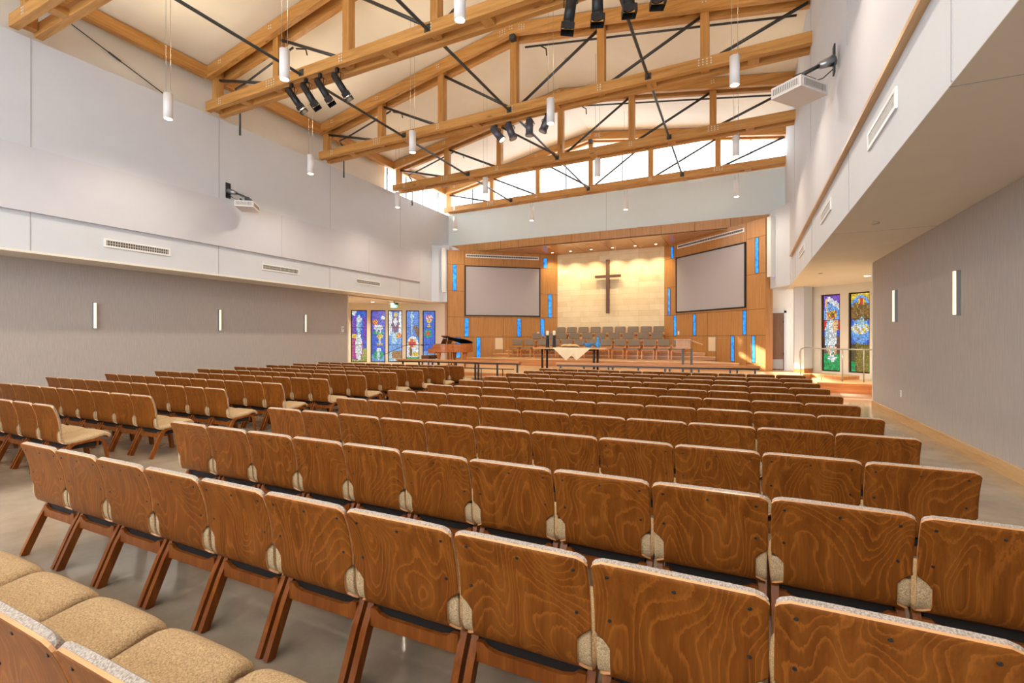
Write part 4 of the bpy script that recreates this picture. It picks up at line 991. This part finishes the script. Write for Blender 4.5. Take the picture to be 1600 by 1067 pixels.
# communion rails
def rail(pts, legs, name, label, bar):
    t = thing(name, label, 'rail', (pts[0][0], pts[0][1], 0), 0, 'communion rails'); o = t.location
    P = [Vector((p[0] - o.x, p[1] - o.y)) for p in pts]
    def strip(z0, z1, w_, nm, m, P=P):
        f = MB(); L_, R_ = [], []
        for k, p in enumerate(P):
            d = (P[min(k + 1, len(P) - 1)] - P[max(k - 1, 0)]).normalized(); n_ = Vector((-d.y, d.x)) * w_; L_.append(p + n_); R_.append(p - n_)
        f.prism([(q.x, q.y) for q in L_] + [(q.x, q.y) for q in R_[::-1]], z0, z1); f.build(nm, m, t, bevel=.004)
    strip(.83, .89, .12, 'top_rail', M['riser']); strip(.78, .83, .03, 'under_rail', M['steel'])
    def yat(x):
        for a, b in zip(pts, pts[1:]):
            if a[0] <= x <= b[0]: return a[1] + (b[1] - a[1]) * (x - a[0]) / (b[0] - a[0])
        return pts[-1][1]
    for x in legs:
        y = yat(x) ; MB().box(x - .022 - o.x, x + .022 - o.x, y - .03 - o.y, y + .03 - o.y, 0, .81).build('leg', M['steel'], t)
    if bar:
        f = MB(); y = yat(bar[0]) - .12; f.box(bar[0] - o.x, bar[1] - o.x, y - .015 - o.y, y + .015 - o.y, .62, .65)
        for x in bar[2]: f.box(x - .012 - o.x, x + .012 - o.x, y - .012 - o.y, y + .012 - o.y, 0, .62)
        f.build('lower_bar', M['steel'], t)
rail([(-11.25, 13.85), (-8, 13.85), (-6.33, 13.85)], [-11.02, -10.3, -9.48, -8.75, -7.99, -7.87, -7.16, -6.44], 'communion_rail', 'wooden topped communion rail on dark legs before the piano', (-8.4, -6.5, (-7.7, -6.9)))
rail([(-5.05, 13.75), (-3.4, 13.8), (-1.9, 13.9), (-.3, 14.05), (.48, 14.2)], [-4.93, -4.2, -3.46, -3.34, -2.61, -1.88, -1.76, -1.0, -.22, -.05, .38], 'communion_rail', 'long wooden topped communion rail before the lectern and choir', None)

# ramp handrail
t = thing('handrail', 'curved steel handrail before the right stained glass windows', 'handrail', (2.3, 17.3, .32))
o = t.location; top = cr([(1.8, 18.05, .45), (1.8, 18.05, 1.2), (1.88, 17.98, 1.34), (2.28, 17.3, 1.30), (2.82, 17.3, 1.28), (3.36, 17.35, 1.27), (4.4, 17.4, 1.27)], 3)
top = [(1.8, 18.05, .45), (1.8, 18.05, 1.22), (1.83, 18.0, 1.29), (1.9, 17.9, 1.32), (2.28, 17.3, 1.31), (2.82, 17.3, 1.30), (3.36, 17.35, 1.29), (4.6, 17.4, 1.28)]
MB().tube([tuple(Vector(p) - o) for p in top], .021, 8).build('top_rail', M['brushed'], t)
for x, y in ((2.28, 17.3), (2.82, 17.3), (3.36, 17.35), (3.9, 17.38)): MB().cyl((x - o.x, y - o.y, 0), (x - o.x, y - o.y, .99), .019, n=8).build('post', M['brushed'], t)

# grand piano
px, py, pz = -10.78, 15.45, .45
t = thing('grand_piano', 'reddish wooden grand piano with raised lid beside the stained glass', 'piano', (px, py, pz))
out = cr([(0, 0), (.35, 0), (.6, .02), (.85, .13), (1.1, .30), (1.35, .42), (1.58, .55), (1.68, .8), (1.66, 1.1), (1.5, 1.38), (1.2, 1.45), (.6, 1.45), (0, 1.45)], 2); out = [(x * .64, y) for x, y in out]
MB().prism(out, .64, .96).build('rim', M['cherry'], t); MB().prism([(x * .97 + .02, y * .97 + .02) for x, y in out], .945, .968).build('soundboard', M['black'], t)
MB().prism([(-.28, 0), (.03, 0), (.03, .96), (-.04, .96), (-.10, .80), (-.28, .74)][::-1], 0, .03, Matrix(((1, 0, 0, 0), (0, 0, 1, 0), (0, 1, 0, -.0), (0, 0, 0, 1)))).bm.free()
Tq = Matrix(((1, 0, 0, 0), (0, 0, 1, 0), (0, 1, 0, 0), (0, 0, 0, 1)))
chk = [(-.28, .60), (.05, .60), (.05, .96), (-.03, .96), (-.08, .82), (-.28, .76)]
MB().prism(chk, 0, .06, Tq).prism(chk, 1.39, 1.45, Tq).build('cheek', M['cherry'], t)
MB().box(-.28, .02, .06, 1.39, .60, .68).build('keybed', M['cherry'], t)
MB().box(-.26, -.11, .1, 1.35, .68, .71).build('white_keys', M['ivory'], t)
f = MB()
for k in range(36):
    if k % 7 not in (2, 6): f.box(-.20, -.11, .12 + k * .0335, .132 + k * .0335, .71, .725)
f.build('black_keys', M['black'], t)
MB().box(-.11, -.08, .06, 1.39, .68, .86).build('fallboard', M['cherry'], t)
f = MB().box(0, .012, .35, 1.1, 0, .22); bmesh.ops.transform(f.bm, matrix=Matrix.Translation((.08, 0, .97)) @ Matrix.Rotation(R(28), 4, 'Y'), verts=f.bm.verts); f.build('music_desk', M['cherry'], t)
f = MB(); 
lid = [(x, y) for x, y in out if x > .32] 
hinge = 1.45
TLid = Matrix.Translation((0, hinge, .975)) @ Matrix.Rotation(R(-11), 4, 'X') @ Matrix.Translation((0, -hinge, 0))
MB().prism([(.32, 0)] + lid + [(.32, 1.45)], 0, .022, TLid).build('lid', M['black'], t)
MB().prism([(.32, 0), (.62, 0), (.62, 1.45), (.32, 1.45)], .024, .044, TLid).build('lid_flap', M['cherry'], t)
MB().cyl((.5, .12, .95), (.52, .2, 1.21), .012, n=6).build('lid_prop', M['oak'], t)
for x, y in ((.12, .16), (.12, 1.3), (.90, .85)): MB().lathe([(.035, 0), (.03, .05), (.045, .12), (.06, .40), (.085, .52), (.10, .64)], (x, y, 0), 12).build('leg', M['cherry'], t)
MB().box(.25, .29, .62, .66, .1, .64).box(.25, .29, .80, .84, .1, .64).box(.2, .34, .55, .9, .08, .12).build('pedal_lyre', M['cherry'], t)
o = thing('sheet_music', 'open white sheet music on the piano desk', 'sheet music', (px + .04, py + .62, pz + .985)); f = MB().box(0, .006, -.24, 0, 0, .3).box(-.003, .003, 0, .24, 0, .3); bmesh.ops.transform(f.bm, matrix=Matrix.Rotation(R(28), 4, 'Y'), verts=f.bm.verts); f.build('pages', M['paper'], o)
t = thing('piano_bench', 'dark padded piano bench beside the grand piano keyboard', 'bench', (px - .62, py + .65, pz))
MB().box(-.18, .18, -.38, .38, .42, .50).build('cushion', M['cross'], t, bevel=.02); MB().box(-.18, .18, -.38, .38, .36, .42).build('apron', M['cross'], t)
for x in (-.15, .15):
    for y in (-.35, .35): MB().box(x - .025, x + .025, y - .025, y + .025, 0, .36).build('leg', M['cross'], t)
t = thing('microphone_stand', 'black boom microphone stand before the stained glass', 'microphone stand', (-13.3, 15.5, .45))
MB().cyl((0, 0, .02), (0, 0, .55), .012, n=8).build('pole', M['black'], t); MB().tube([(-.03, 0, .5), (1.0, 0, .88), (1.35, 0, .93), (1.9, 0, .92)], .012, 6).build('boom', M['black'], t)
MB().cyl((1.88, 0, .92), (2.02, 0, .91), .022, n=10).build('microphone', M['black'], t)
for a in (0, 2.1, 4.2): MB().cyl((0, 0, .12), (.28 * math.cos(a), .28 * math.sin(a), .012), .01, n=6).build('leg', M['black'], t)
